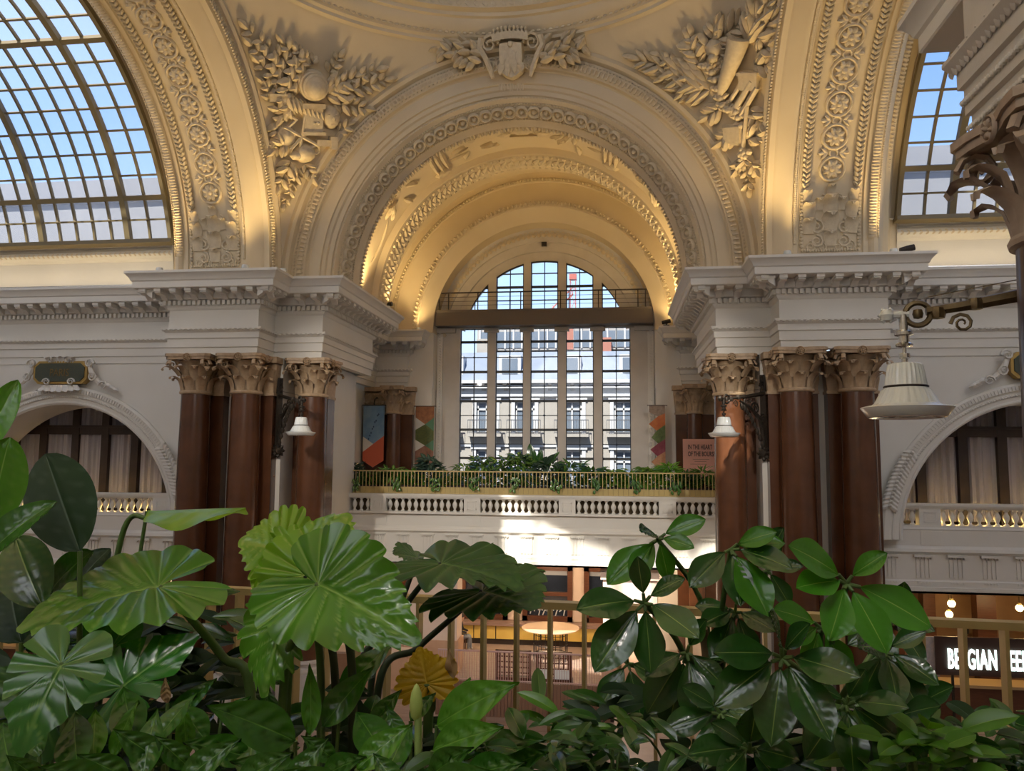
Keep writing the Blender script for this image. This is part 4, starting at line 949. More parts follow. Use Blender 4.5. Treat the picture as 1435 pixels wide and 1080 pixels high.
# ================================================================== NAME PLAQUES over the side arches
def plaque(x, txt, label, tx):
    t = thing('name_plaque', label, 'plaque', (x, 7.9, 9.95))
    def oct_(sx_, sz): return [(-sx_,-sz*.55),(-sx_*.82,-sz),(sx_*.82,-sz),(sx_,-sz*.55),(sx_,sz*.55),(sx_*.82,sz),(-sx_*.82,sz),(-sx_,sz*.55)]
    obj('frame', MB().prism(oct_(.92,.36), -.10, .15), plain('gilt', (.50,.33,.10), .35, metal=.5), t, 0)
    obj('field', MB().prism(oct_(.84,.29), -.13, 0), plain('mosaic_green', (.03,.06,.06), .4, noise=.6, nscale=30, rgb2=(.10,.09,.04)), t, 0)
    sc = MB()
    for sg in (-1, 1):
        sc.place(SPIRAL, (sg*1.0,-.05,.28), X_*sg, Z_, -Y_, .16,.16,.3); sc.place(SPIRAL, (sg*1.12,-.05,-.12), X_*sg, -Z_, -Y_, .14,.16,.3); sc.place(SPIRAL, (sg*1.5,-.05,-.42), X_*-sg, Z_, -Y_, .16,.14,.3)
        sc.tube([(sg*.95,-.06,.3),(sg*1.05,-.06,0),(sg*1.3,-.06,-.3),(sg*1.6,-.06,-.42)], [.06,.08,.07,.04], 6)
        for k in range(3): sc.place(LEAF, (sg*(1.5+.1*k),-.05,-.38-.06*k), Vector((sg*1,0,-.3)).normalized(), Z_, -Y_, .32,.2,.16)
    stuff(obj('scroll_surround', sc, M['plaster'], t))
    gl = MB()
    for z, n in ((.36, 5), (-.36, 7)):
        for k in range(n): q = (k-(n-1)/2); gl.place(CURL, (q*.17,-.06,z-.1*(1 if z > 0 else .3)), (Z_*(1 if z > 0 else -1)+X_*q*.25).normalized(), X_, -Y_, .26,.24,.22)
    for sg in (-1, 1): gl.place(SPIRAL, (sg*.42,-.1,-.3), X_*sg, Z_, -Y_, .13,.12,.25); gl.place(SPIRAL, (sg*.3,-.1,.38), X_*sg, Z_, -Y_, .1,.1,.25)
    stuff(obj('acanthus_crest', gl, M['plaster'], t))
    text_obj(txt, .34, (tx, -.14, -.12), plain('mosaic_gold', (.20,.13,.04), .5, metal=.2), t, 'lettering', sx_=.8)
    return t
def text_obj(txt, size, loc, mt, parent, name='lettering', sx_=1.0, depth=.006, align='CENTER', rz=0.0, bold=0.0, sp=1.0):
    cu = bpy.data.curves.new(name, 'FONT'); cu.body = txt; cu.size = size; cu.align_x = align; cu.extrude = depth; cu.offset = bold; cu.space_character = sp; cu.resolution_u = 3
    tmp = bpy.data.objects.new('tmp_text', cu); col.objects.link(tmp); bpy.context.view_layer.update()
    me = bpy.data.meshes.new_from_object(tmp.evaluated_get(bpy.context.evaluated_depsgraph_get())); col.objects.unlink(tmp); bpy.data.objects.remove(tmp)
    me.materials.clear(); me.materials.append(mt)
    o = obj(name, me, None, parent); o.location = loc; o.rotation_euler = (PI/2, 0, rz); o.scale = (sx_, 1, 1); return o
plaque(-14.5, 'PARIS', 'dark green name plaque with gold frame above the arch with the tall dark leaf', 0)
plaque(14.5, 'ST', 'dark green name plaque with gold frame above the arch beside the near lamp', -.45)

# ================================================================== CURTAINED ARCHES OF THE BAYS
for s in (-1, 1):
    wn_ = 'arch with the tall dark leaf in front' if s < 0 else 'arch above the beer sign'
    fr_ = struct('window_5' if s < 0 else 'window_6', MB().box(s*10.5,s*18.4,9.62,9.8,8.05,8.32).box(s*10.5,s*18.4,9.56,9.7,8.28,8.36).box(s*10.5,s*18.4,9.9,10.0,5.4,9.3), M['darkwood'], 'dark wooden screen filling the '+wn_, smooth=0)
    x = 10.62; k = 0
    while x < 18.2:
        obj('mullion', MB().box(s*x,s*(x+.26),9.6,9.85,5.5,9.3), M['darkwood'], fr_, 0)
        w = .82+.1*(k % 3 == 1)
        ph = k*1.3
        for z0, z1 in ((5.6, 8.08), (8.34, 9.3)):
            cu_ = MB().grid(lambda u, v: (s*(x+.27+(w-.02)*u), 9.72+.05*sin(u*19+ph)+.02*sin(u*47), z0+(z1-z0)*v), 40, 1)
            c_ = obj('curtain', cu_, M['curtain'], None, 60); tag(c_, ('first','second','third','fourth','fifth','sixth','seventh','eighth')[k]+(' long' if z0 < 6 else ' short')+' grey curtain from the columns, '+wn_, 'curtain', 'curtains in the '+wn_)
        x += .26+w; k += 1

# ================================================================== BALUSTRADES AND FASCIAS
bal_me = MB().lathe([(.07,0),(.07,.03),(.045,.05),(.035,.08),(.06,.14),(.085,.21),(.08,.27),(.05,.33),(.035,.37),(.04,.39),(.07,.41),(.07,.44)], 12).mesh('baluster', 50); bal_me.materials.append(M['plaster'])
def balustrade(x0, x1, y, peds, z, label, half=.28):
    t = thing('balustrade', label, 'balustrade', ((x0+x1)/2, y, z-.62)); cx = (x0+x1)/2; lo = z-(z-.62)
    def L(m): m.v = [(a-cx, b, c) for a, b, c in m.v]; return m
    obj('rail', L(MB().box(x0,x1,-.17,.17,.50,.55).box(x0,x1,-.2,.2,.55,.62).box(x0,x1,-.12,.12,.46,.5)), M['plaster'], t, 0)
    obj('base', L(MB().box(x0,x1,-.16,.16,-.06,.02)), M['plaster'], t, 0)
    for p in peds:
        pe = obj('pedestal', L(MB().box(p-half,p+half,-.15,.15,.0,.5)), M['plaster'], t, 0)
        obj('sunk_panel', L(MB().box(p-.16,p+.16,-.165,-.15,.1,.13).box(p-.16,p+.16,-.165,-.15,.36,.39).box(p-.16,p-.13,-.165,-.15,.1,.39).box(p+.13,p+.16,-.165,-.15,.1,.39).box(p-.07,p+.07,-.165,-.15,.18,.31)), M['plaster'], pe, 0)
    e_ = [x0]+[q for p in sorted(peds) for q in (p-half, p+half)]+[x1]
    for i in range(0, len(e_), 2):
        n = max(1, int(round((e_[i+1]-e_[i])/.225)))
        if e_[i+1]-e_[i] < .12: continue
        for k in range(n):
            o = obj('baluster', bal_me, None, t); o.location = (e_[i]+(k+.5)*(e_[i+1]-e_[i])/n-cx, 0, .02)
    return t
PED = [pt(px, 705, 26.9).x for px in (531.5, 662.5, 795, 935, 1075)]
balustrade(-6.5, 7.2, 12.0, PED, 6.1, 'long white balustrade under the far planter, partly sunlit')
balustrade(10.72, 18.2, 8.5, [11.55, 14.45, 17.3], 6.17, 'white balustrade in the arch above the beer sign, lit gold from behind')
balustrade(-18.2, -10.72, 8.5, [-11.2, -14.45, -17.4], 6.17, 'white balustrade in the arch behind the tall dark leaf, lit gold from behind')
def fascia(x0, x1, y, zt, depth, label, glyph, peds, nm):
    P = [(0,zt),(-.02,zt),(-.04,zt-.05),(-.02,zt-.08),(-.02,zt-.50),(-.05,zt-.54),(-.10,zt-.58),(-.12,zt-.66),(-.06,zt-.70),(-.03,zt-.74),(-.03,zt-1.42),(-.06,zt-1.46),(-.06,zt-1.6),(-.10,zt-1.62),(-.10,zt-1.78)]
    m = MB(); n = len(P)
    m.add([(x, y+o, z) for x in (x0, x1) for o, z in P], [(j, j+1, n+j+1, n+j) for j in range(n-1)])
    m.box(x0,x1,y+.02,y+depth,zt-.42,zt-.02); m.box(x0,x1,y-.1,y+.5,zt-1.78,zt-1.72); m.box(x0,x1,y,y+depth,zt-1.78,zt-1.7)
    f = struct(nm, m, M['plaster'], label, smooth=25)
    for p in peds: obj('panel_strip', MB().box(p-.28,p+.28,y-.045,y,zt-.48,zt-.1), M['plaster'], f, 0)
    x = x0+.35; g = MB(); d = MB()
    while x < x1-.2:
        for q in (-.16,-.05,.06,.17): g.box(x+q-.035,x+q+.035,y-.06,y,zt-1.36,zt-.86)
        for q in range(6): d.prism([(x-.19+q*.075,zt-.86),(x-.14+q*.075,zt-.80),(x-.15+q*.075,zt-.76),(x-.2+q*.075,zt-.82)], y-.09, y)
        d.box(x-.24,x+.24,y-.10,y,zt-.80,zt-.76) if not glyph else d.box(x-.26,x+.26,y-.14,y,zt-.80,zt-.74)
        for q in range(5): d.box(x-.18+q*.08,x-.14+q*.08,y-.085,y,zt-1.52,zt-1.48)
        x += .86
    stuff(obj('triglyph_strips', g, M['plaster'], f, 0)); stuff(obj('gutta_row', d, M['plaster'], f, 0))
    return f
fascia(-7.3, 7.3, 12.0, 5.5, 5.5, 'white panelled gallery front with a sun patch below the far balustrade', False, PED, 'wall_gallery')
fascia(10.1, 19.8, 8.35, 5.52, 4.0, 'white panelled gallery front above the beer sign', True, [11.55, 14.45, 17.3], 'wall_gallery.001')
fascia(-19.8, -10.1, 8.35, 5.52, 4.0, 'white panelled gallery front behind the tall dark leaf', True, [-11.2, -14.45, -17.4], 'wall_gallery.002')

# ================================================================== FAR PLANTER, ITS RAIL
fp = thing('planter', 'long brass planter with thin railing bars on the far balustrade', 'planter', (0.3, 12.25, 6.1))
obj('trough', MB().box(-6.8,6.8,-.02,.9,0,.26), M['darkwood'], fp, 0)
obj('soil', MB().box(-6.7,6.7,.02,.86,.2,.28), M['soil'], fp, 0)
obj('gap_backing', MB().box(-6.8,6.8,.02,.06,-.6,0), plain('backing_ochre', (.16,.11,.05), .6), fp, 0)  # dark sheet added so the gaps between the balusters read dark
slat = MB().box(-.082,.082,-.06,-.02,0,.23).mesh('slat', 0); slat.materials.append(M['brass'])
for k in range(80): o = obj('slat', slat, None, fp); o.location = (-6.74+k*.1706, 0, .0)
obj('rail', MB().box(-6.82,6.82,-.08,-.02,.76,.80), M['brass'], fp, 0)
bar = MB().box(-.012,.012,-.07,-.03,.2,.78).mesh('bar', 0); bar.materials.append(M['brass'])
for k in range(108): o = obj('bar', bar, None, fp); o.location = (-6.74+k*.126, 0, 0)

# ================================================================== BANNERS AND POSTER
def flat_piece(root, name, poly, mt, y=0.0, th=.012):
    return obj(name, MB().prism(poly, y-th/2, y+th/2), mt, root, 0)
B = thing('hanging_banner', 'blue and orange-red pointed banner hanging before the niche', 'banner', (-6.78, 16.05, 6.95))
flat_piece(B, 'blue_field', [(-.44,1.25),(.0,.95),(.44,1.28),(.44,2.5),(-.44,2.5)], plain('banner_blue', (.30,.42,.52), .7, noise=.7, nscale=2.2, rgb2=(.09,.22,.38)))
flat_piece(B, 'white_triangle', [(-.44,1.25),(.0,.95),(-.44,.62)], plain('banner_cream', (.70,.66,.58), .7))
flat_piece(B, 'red_field', [(-.44,.62),(.44,1.28),(.44,.28),(0,0),(-.44,.28)], plain('banner_red', (.62,.13,.06), .7))
for k in range(9): flat_piece(B, 'dark_drop', [(.03*cos(q*PI/3)+random.uniform(-.25,.25)*0-.2+.05*k, .045*sin(q*PI/3)+1.15+.13*k+.05*sin(k*3)) for q in range(6)], plain('banner_navy', (.05,.09,.16), .7), -.008)
obj('rod', MB().box(-.5,.5,-.02,.02,2.5,2.54), M['iron'], B, 0)
obj('hook', MB().tube([(0,0,2.54),(0,.05,2.75),(0,.3,2.85),(0,.5,2.85)], .03, 6), M['iron'], B)
B = thing('hanging_banner', 'banner of orange, green and brown leaf patterns beside the window jamb', 'banner', (-4.72, 16.3, 6.93))
OR, GR, DK, CR, BR = plain('print_orange', (.42,.17,.06), .7, noise=.6, nscale=6, rgb2=(.20,.07,.03)), plain('print_green', (.10,.22,.12), .7), plain('print_moss', (.06,.09,.03), .7, noise=.7, nscale=12, rgb2=(.16,.17,.04)), M['banner_cream'], plain('print_brown', (.40,.20,.12), .7, noise=.7, nscale=7, rgb2=(.15,.06,.04))
flat_piece(B, 'orange_leaf_field', [(-.38,2.5),(.38,2.5),(.38,2.05),(.02,1.78),(-.38,2.05)], OR)
flat_piece(B, 'cream_triangle', [(-.38,2.05),(.02,1.78),(-.38,1.55)], CR); flat_piece(B, 'green_triangle', [(.38,2.05),(.02,1.78),(.38,1.5)], GR)
flat_piece(B, 'moss_hexagon', [(-.38,1.55),(.02,1.78),(.38,1.5),(.38,1.15),(.02,.92),(-.38,1.15)], DK)
flat_piece(B, 'cream_triangle', [(-.38,1.15),(.02,.92),(-.38,.68)], CR); flat_piece(B, 'green_triangle', [(.38,1.15),(.02,.92),(.38,.68)], GR)
flat_piece(B, 'brown_leaf_field', [(-.38,.68),(.02,.92),(.38,.68),(.38,.1),(.1,.3),(-.1,.0),(-.38,.12)], BR)
obj('rod', MB().box(-.46,.46,-.02,.02,2.5,2.53), M['iron'], B, 0)
B = thing('hanging_banner', 'zigzag banner of orange, green, dark red and peach prints near the pink poster', 'banner', (4.56, 16.3, 7.05))
flat_piece(B, 'bark_field', [(-.28,2.4),(.33,2.4),(.33,2.1),(.05,1.98),(-.28,2.15)], plain('print_bark', (.12,.06,.05), .7, noise=.8, nscale=9, rgb2=(.5,.4,.3)))
flat_piece(B, 'orange_field', [(.33,2.1),(.05,1.98),(-.3,1.68),(.0,1.42),(.33,1.65)], plain('print_tangerine', (.62,.22,.06), .7, noise=.5, nscale=4, rgb2=(.45,.10,.03)))
flat_piece(B, 'green_field', [(.33,1.65),(.0,1.42),(-.2,1.15),(.05,.92),(.33,1.1)], plain('print_lime', (.26,.34,.12), .7, noise=.8, nscale=8, rgb2=(.03,.06,.02)))
flat_piece(B, 'plum_field', [(.33,1.1),(.05,.92),(-.25,.68),(.02,.42),(.33,.62)], plain('print_plum', (.20,.02,.05), .7, noise=.8, nscale=7, rgb2=(.40,.12,.14)))
flat_piece(B, 'peach_field', [(.33,.62),(.02,.42),(-.22,.2),(.05,-.02),(.33,.15)], plain('print_peach', (.68,.36,.20), .7, noise=.9, nscale=18, rgb2=(.30,.12,.05)))
obj('rod', MB().box(-.36,.42,-.02,.02,2.4,2.43), M['iron'], B, 0)
ps = thing('poster_board', 'salmon pink poster with black lettering behind the sunlit column', 'poster', (6.03, 15.3, 6.38))
flat_piece(ps, 'board', [(-.56,.32),(.62,.32),(.62,1.74),(-.56,1.74)], plain('salmon', (.78,.40,.30), .6), 0, .03)
obj('leg', MB().box(-.4,-.36,-.02,.02,-.67,.32).box(-.4,-.36,-.02,.4,-.67,-.63), M['iron'], ps, 0); obj('leg', MB().box(.36,.4,-.02,.02,-.67,.32).box(.36,.4,-.02,.4,-.67,-.63), M['iron'], ps, 0)
ink = plain('ink', (.04,.02,.02), .6)
text_obj('IN THE HEART', .25, (-.38,-.022,1.36), ink, ps, 'lettering', .55, .003, 'LEFT', bold=.004); text_obj('OF THE BOURSE', .25, (-.38,-.022,1.1), ink, ps, 'lettering', .55, .003, 'LEFT', bold=.004)
obj('print_line', MB().box(-.2,.4,-.022,-.016,.98,.99).box(-.14,.3,-.022,-.016,.9,.91).box(-.3,.3,-.022,-.016,.8,.81), ink, ps, 0)
# ================================================================== UPLIGHTS on the cornice
WARM = (1.0, .69, .30)
def uplight(x, y, z, tx, ty, tz, power, label, ang=105, size=.22, vis=True, colr=WARM, blend=.9):
    t = thing('uplight', label, 'uplight', (x, y, z), 0, 'small uplights standing on the cornice')
    obj('housing', MB().lathe([(.0,0),(.09,0),(.10,.03),(.085,.10),(.08,.10),(.07,.06),(0,.05)], 14), M['lampshade'], t)
    obj('lens', MB().lathe([(.075,.055),(.05,.062),(0,.065)], 12), plain('warm_lens', (1,.9,.7), .4, emit=(1,.75,.4), estr=6.0), t)
    l = bpy.data.lights.new('uplight_lamp', 'SPOT'); l.energy = power*.56; l.color = colr; l.spot_size = R(ang); l.spot_blend = blend; l.shadow_soft_size = size
    o = bpy.data.objects.new('uplight_lamp', l); col.objects.link(o); o.parent = t; o.location = (0, 0, .15)
    o.rotation_euler = Vector((tx-x, ty-y, tz-z)).to_track_quat('-Z', 'Y').to_euler()
    return t
for s in (-1, 1):
    w_ = 'on the banner side' if s < 0 else 'on the poster side'
    uplight(s*6.42, 6.0, 12.56, s*5.0, 4.3, 18, 420, 'round uplight at the foot of the curved corner '+w_, 100)
    uplight(s*5.45, 7.75, 12.56, s*4.2, 7.9, 18, 330, 'round uplight at the foot of the guilloche arch '+w_, 95)
    uplight(s*5.1, 9.6, 12.56, s*3.4, 9.8, 18, 330, 'round uplight beside the medallion panel '+w_, 110)
    uplight(s*4.98, 11.6, 12.56, s*3.6, 11.6, 18, 260, 'round uplight under the carved rib '+w_, 100)
    uplight(s*6.1, 14.2, 12.56, s*3.5, 15.6, 18, 300, 'round uplight on the niche cornice '+w_, 120)
    uplight(s*5.0, 16.12, 12.56, s*3.6, 16.2, 17, 120, 'round uplight next to the window arch '+w_, 110)
    uplight(s*9.9, 5.55, 12.56, s*10.1, 4.6, 18, 260, 'round uplight at the foot of the roof reveal '+w_, 90)
    uplight(s*7.3, 5.48, 12.56, s*7.5, 4.0, 18, 240, 'round uplight at the foot of the rosette arch '+w_, 90)
    t = thing('light_strip', 'warm light strip lying along the cornice below the glass roof '+w_, 'light strip', (s*15.2, 7.25, 12.56))
    obj('channel', MB().box(-4.6,4.6,-.03,.03,0,.04), M['chrome'], t, 0)
    for k in range(3):
        l = bpy.data.lights.new('strip_lamp', 'AREA'); l.shape = 'RECTANGLE'; l.size = 3.0; l.size_y = .05; l.energy = 5; l.color = (1, .76, .42)
        o = bpy.data.objects.new('strip_lamp', l); col.objects.link(o); o.parent = t; o.location = (-3.05+k*3.05, 0, .08); o.rotation_euler = Vector((0,.12,1)).to_track_quat('-Z', 'Y').to_euler()
for s in (-1, 1):  # added lamps, out of view, for top light on the near plants
    for y, w_ in ((-9.4, 'next to the crossing'), (-13.2, 'above the near planter')):
        uplight(s*5.6, y, 12.56, s*3.0, y-.4, 18, 620, 'added unseen uplight on the near vault ledge '+w_+(' on the big leaf side' if s < 0 else ' on the near column side'), 120, colr=(1, .86, .62))
def spotlight(x, y, z, label):
    t = thing('spotlight', label, 'spotlight', (x, y, z))
    obj('base', MB().box(-.12,.12,-.06,.06,0,.03), M['iron'], t, 0); obj('yoke', MB().tube([(0,0,.02),(0,0,.14)], .025, 6), M['iron'], t)
    obj('can', MB().tube([(-.17,0,.12),(.02,0,.16),(.17,-.02,.19)], [.07,.085,.08], 10), M['iron'], t)
    return t
for s in (-1, 1):  # lamps added behind the view to lift the far gallery front
    t = spotlight(s*6.7, -5.6, 12.56, 'added unseen spotlight on the near cornice brightening the far gallery, '+('big leaf side' if s < 0 else 'near column side'))
    l = bpy.data.lights.new('gallery_fill_lamp', 'SPOT'); l.energy = 1300; l.color = (1, .93, .84); l.spot_size = R(46); l.spot_blend = .8; l.shadow_soft_size = .1
    o = bpy.data.objects.new('gallery_fill_lamp', l); col.objects.link(o); o.parent = t; o.location = (0, .25, .25)
    o.rotation_euler = (Vector((s*1.5, 12, 5.0))-Vector((s*6.7, -5.6, 12.8))).to_track_quat('-Z', 'Y').to_euler()
spotlight(10.3, 5.75, 12.55, 'dark spotlight lying on the cornice corner beside the glass roof')
spotlight(-5.0, 11.6, 12.55, 'dark spotlight on the vault cornice on the banner side'); spotlight(4.95, 15.9, 12.55, 'dark spotlight beside the window arch on the poster side')
# warm strips behind the bay balustrades
for s in (-1, 1):
    w_ = 'behind the tall dark leaf' if s < 0 else 'above the beer sign'
    t = thing('light_strip', 'warm light strip lying behind the balustrade '+w_, 'light strip', (s*14.45, 8.85, 5.5))
    obj('channel', MB().box(-3.4,3.4,-.03,.03,0,.04), M['chrome'], t, 0)
    for k in range(4):
        l = bpy.data.lights.new('strip_lamp', 'AREA'); l.shape = 'RECTANGLE'; l.size = 1.4; l.size_y = .06; l.energy = 7; l.spread = R(80); l.color = (1, .66, .22)
        o = bpy.data.objects.new('strip_lamp', l); col.objects.link(o); o.parent = t; o.location = (-2.5+k*1.67, -.02, .08); o.rotation_euler = (R(72), 0, 0)
        o.rotation_euler = Vector((0,-1,.15)).to_track_quat('-Z', 'Y').to_euler()

# ================================================================== GROUND FLOOR under the far gallery
m = MB().box(-4.57,4.57,17.4,17.7,3.0,3.75)
wx = [(-3.35,-1.4),(-.8,1.22),(1.68,3.7)]
ed = [-4.57]+[q for p in wx for q in p]+[4.57]
for i in range(0, len(ed), 2): m.box(ed[i],ed[i+1],17.4,17.7,0,3.75)
m.box(-4.57,4.57,17.4,17.7,0,.85)
lowwall = struct('wall_lower', m, M['pinkwall'], 'pink cream wall with brown framed windows under the far gallery', smooth=0)
lg = plain('low_glass', (.035,.05,.085), .12, noise=.7, nscale=1.5, rgb2=(.015,.02,.03))
for k, (x0, x1) in enumerate(wx):
    w = struct('window_%d' % (7+k), MB().box(x0,x0+.2,17.3,17.6,.85,3.0).box(x1-.2,x1,17.3,17.6,.85,3.0).box(x0,x1,17.3,17.6,.85,1.05).box(x0,x1,17.3,17.6,2.85,3.0).box(x0,x1,17.33,17.6,1.85,2.0), M['brownwood'], 'brown framed ground floor window number %s from the pale pillar' % ('one','two','three')[k], smooth=0)
    obj('pane', MB().box(x0+.2,x1-.2,17.48,17.52,2.0,2.85), lg, w, 0); obj('pane', MB().box(x0+.2,x1-.2,17.48,17.52,1.05,1.85), lg, w, 0)
    obj('blind', MB().box(x0+.22,x1-.22,17.44,17.47,2.66,2.84), plain('pale_blind', (.35,.37,.42), .6), w, 0)
    fr_ = MB()
    for q in range(9): fr_.tube([(x0+.3+q*.17,17.45,1.1+.12*sin(q*2)),(x0+.38+q*.17,17.45,1.4+.15*sin(q*1.7)),(x0+.5+q*.15,17.45,1.25)], .03, 4)
    stuff(obj('white_window_drawing', fr_, plain('window_paint', (.6,.62,.64), .7), w, 0))
bn = thing('bench', 'long wall bench with yellow front panels under the brown windows', 'bench', (0, 17.0, 0))
obj('seat', MB().box(-4.5,4.5,-.35,.39,.74,.84), plain('bench_top', (.30,.19,.15), .4), bn, 0)
for k in range(10): obj('panel', MB().box(-4.45+k*.89,-3.6+k*.89,-.24,-.2,.22,.72), M['yellow'], bn, 0)
obj('plinth', MB().box(-4.5,4.5,-.18,.39,0,.74), M['darkwood'], bn, 0)
tb = thing('round_table', 'round high table with wire legs before the yellow bench', 'table', (.55, 14.6, 0))
obj('table_top', MB().lathe([(0,1.13),(1.02,1.13),(1.06,1.15),(1.06,1.18),(0,1.18)], 40), M['tabletop'], tb)
for k in range(14):
    a = 2*PI*k/14; obj('leg', MB().tube([(.62*cos(a),.62*sin(a),1.13),(.62*cos(a),.62*sin(a),.0)], .014, 5), M['blackmetal'], tb)
for z in (.25, .6, .95): obj('hoop', MB().tube([(.62*cos(2*PI*i/24),.62*sin(2*PI*i/24),z) for i in range(25)], .013, 5, False), M['blackmetal'], tb)
# slatted plinth and fence in front
pf = thing('stair_enclosure', 'pink metal fence on a brown slatted plinth around a stairwell', 'fence', (.3, 8.0, 0))
vs_ = MB().box(-.045,.045,-.03,.03,0,.98).mesh('slat', 0); vs_.materials.append(plain('slat_brown', (.26,.14,.09), .5))
for k in range(50): o = obj('slat', vs_, None, pf); o.location = (-2.5+k*.1, 0, 0)
obj('plinth_core', MB().box(-2.55,2.55,.03,.06,0,.96), M['darkwood'], pf, 0)
obj('rail', MB().box(-2.5,2.5,-.03,.03,1.80,1.84).box(-2.5,2.5,-.02,.02,1.0,1.03), plain('fence_pink', (.52,.34,.32), .5), pf, 0)
fb_ = MB().box(-.008,.008,-.008,.008,.98,1.82).mesh('bar', 0); fb_.materials.append(M['fence_pink'])
for k in range(72): o = obj('bar', fb_, None, pf); o.location = (-2.48+k*.07, 0, 0)
for nm, x, lab in (('a', -.2, 'dark lattice bench back beside the stairwell fence'), ('b', 1.05, 'dark lattice bench back with white cushions behind the stairwell fence')):
    t = thing('lattice_bench', lab, 'bench', (x, 9.6, 0)); w = .55
    obj('frame', MB().box(-w,-w+.08,-.05,.05,0,1.5).box(w-.08,w,-.05,.05,0,1.5).box(-w,w,-.05,.05,1.42,1.5).box(-w,w,-.05,.05,.6,.7), M['brownwood'], t, 0)
    for k in range(7): obj('lattice_slat', MB().box(-w+.12+k*.14,-w+.16+k*.14,-.03,.03,.7,1.42), M['brownwood'], t, 0)
    for k in range(4): obj('lattice_slat', MB().box(-w,w,-.035,.02,.82+k*.16,.85+k*.16), M['brownwood'], t, 0)
    obj('seat', MB().box(-w,w,.05,.6,.5,.6).box(-w,-w+.07,.5,.6,0,.5).box(w-.07,w,.5,.6,0,.5), M['darkwood'], t, 0)
    if nm == 'b':
        for q in (-.28, .25): obj('cushion', MB().box(q-.22,q+.22,-.12,-.05,.72,.98), plain('white_cushion', (.75,.74,.72), .7), t, 0)
# pale pillar and terracotta counter at left, and their twins
for s in (-1, 1):
    w_ = 'by the seated person' if s < 0 else 'under the sunlit column'
    struct('wall_pillar' if s < 0 else 'wall_pillar.001', MB().box(s*2.5,s*4.3,12.3,13.2,0,3.75).box(s*2.42,s*4.38,12.22,13.28,3.3,3.75), M['pinkwall'], 'pale pink pillar under the gallery '+w_, smooth=0)
    struct('baseboard_%s' % ('left' if s < 0 else 'right'), MB().box(s*2.44,s*4.36,12.24,13.26,0,1.1), M['terracotta'], 'terracotta base of the pink pillar '+w_, smooth=0)
    ct = thing('counter', 'long terracotta counter on the ground floor '+w_, 'counter', (s*4.95, 10.6, 0))
    obj('body', MB().box(-1.28,1.28,-.4,.4,0,1.05), M['terracotta'], ct, 0); obj('worktop', MB().box(-1.3,1.3,-.45,.45,1.05,1.12), M['pinkwall'], ct, 0)
# seated person
sk = thing('chair', 'brown wooden chair under the seated person', 'chair', (-3.05, 15.6, 0))
obj('seat', MB().box(-.22,.22,-.22,.22,.42,.47), M['brownwood'], sk, 0); obj('backrest', MB().box(-.24,-.2,-.22,.22,.75,.95).box(-.24,-.2,-.22,.22,.55,.62), M['brownwood'], sk, 0)
for x in (-.2, .2):
    for y in (-.2, .2): obj('leg', MB().box(x-.02,x+.02,y-.02,y+.02,0,.95 if x < 0 else .45), M['brownwood'], sk, 0)
def person(loc):
    me = bpy.data.meshes.new('body')
    V = [(0,0,.54),(0,0,.68),(.02,0,.86),(.03,0,1.0),(.06,0,1.1),(.09,0,1.16),(.11,0,1.25),(.10,0,1.33),
         (.03,.17,.98),(.10,.22,.76),(.30,.14,.72),(.36,.10,.73),(.03,-.17,.98),(.10,-.22,.76),(.30,-.12,.70),(.36,-.08,.71),
         (.02,.10,.53),(.40,.12,.54),(.44,.12,.10),(.52,.12,.05),(.02,-.10,.53),(.42,-.10,.54),(.38,-.10,.10),(.46,-.10,.05)]
    E_ = [(0,1),(1,2),(2,3),(3,4),(4,5),(5,6),(6,7),(3,8),(8,9),(9,10),(10,11),(3,12),(12,13),(13,14),(14,15),(0,16),(16,17),(17,18),(18,19),(0,20),(20,21),(21,22),(22,23)]
    rad = [.14,.14,.15,.13,.055,.08,.10,.07,.07,.05,.04,.035,.07,.05,.04,.035,.10,.075,.05,.04,.10,.075,.05,.04]
    me.from_pydata(V, E_, []); o = bpy.data.objects.new('person', me); col.objects.link(o)
    md = o.modifiers.new('skin', 'SKIN'); o.modifiers.new('sub', 'SUBSURF').levels = 2
    o.modifiers['sub'].render_levels = 2
    for i, r in enumerate(rad): me.skin_vertices[0].data[i].radius = (r, r)
    me.skin_vertices[0].data[0].use_root = True
    bpy.context.view_layer.update()
    ev = bpy.data.meshes.new_from_object(o.evaluated_get(bpy.context.evaluated_depsgraph_get()))
    bpy.data.objects.remove(o)
    for c in (plain('dark_jacket', (.03,.03,.035), .8), plain('grey_jeans', (.22,.24,.27), .8), plain('skin', (.55,.33,.24), .5), plain('shoe', (.55,.5,.45), .6)): ev.materials.append(c)
    for p in ev.polygons:
        c = p.center; p.use_smooth = True
        p.material_index = 2 if (c.z > 1.08 or c.x > .32 and .66 < c.z < .8) else (3 if c.z < .1 else (1 if c.z < .6 else 0))
    t = thing('person', 'seated person in dark jacket and grey trousers leaning by the bench', 'person', loc)
    b = obj('body', ev, None, t)
    obj('hair', MB().lathe([(0,.13),(.06,.115),(.1,.06),(.105,0),(.1,-.05)], 14, (.085,0,1.30)), plain('dark_hair', (.04,.025,.02), .6), t)
    return t
person((-3.05, 15.6, 0))
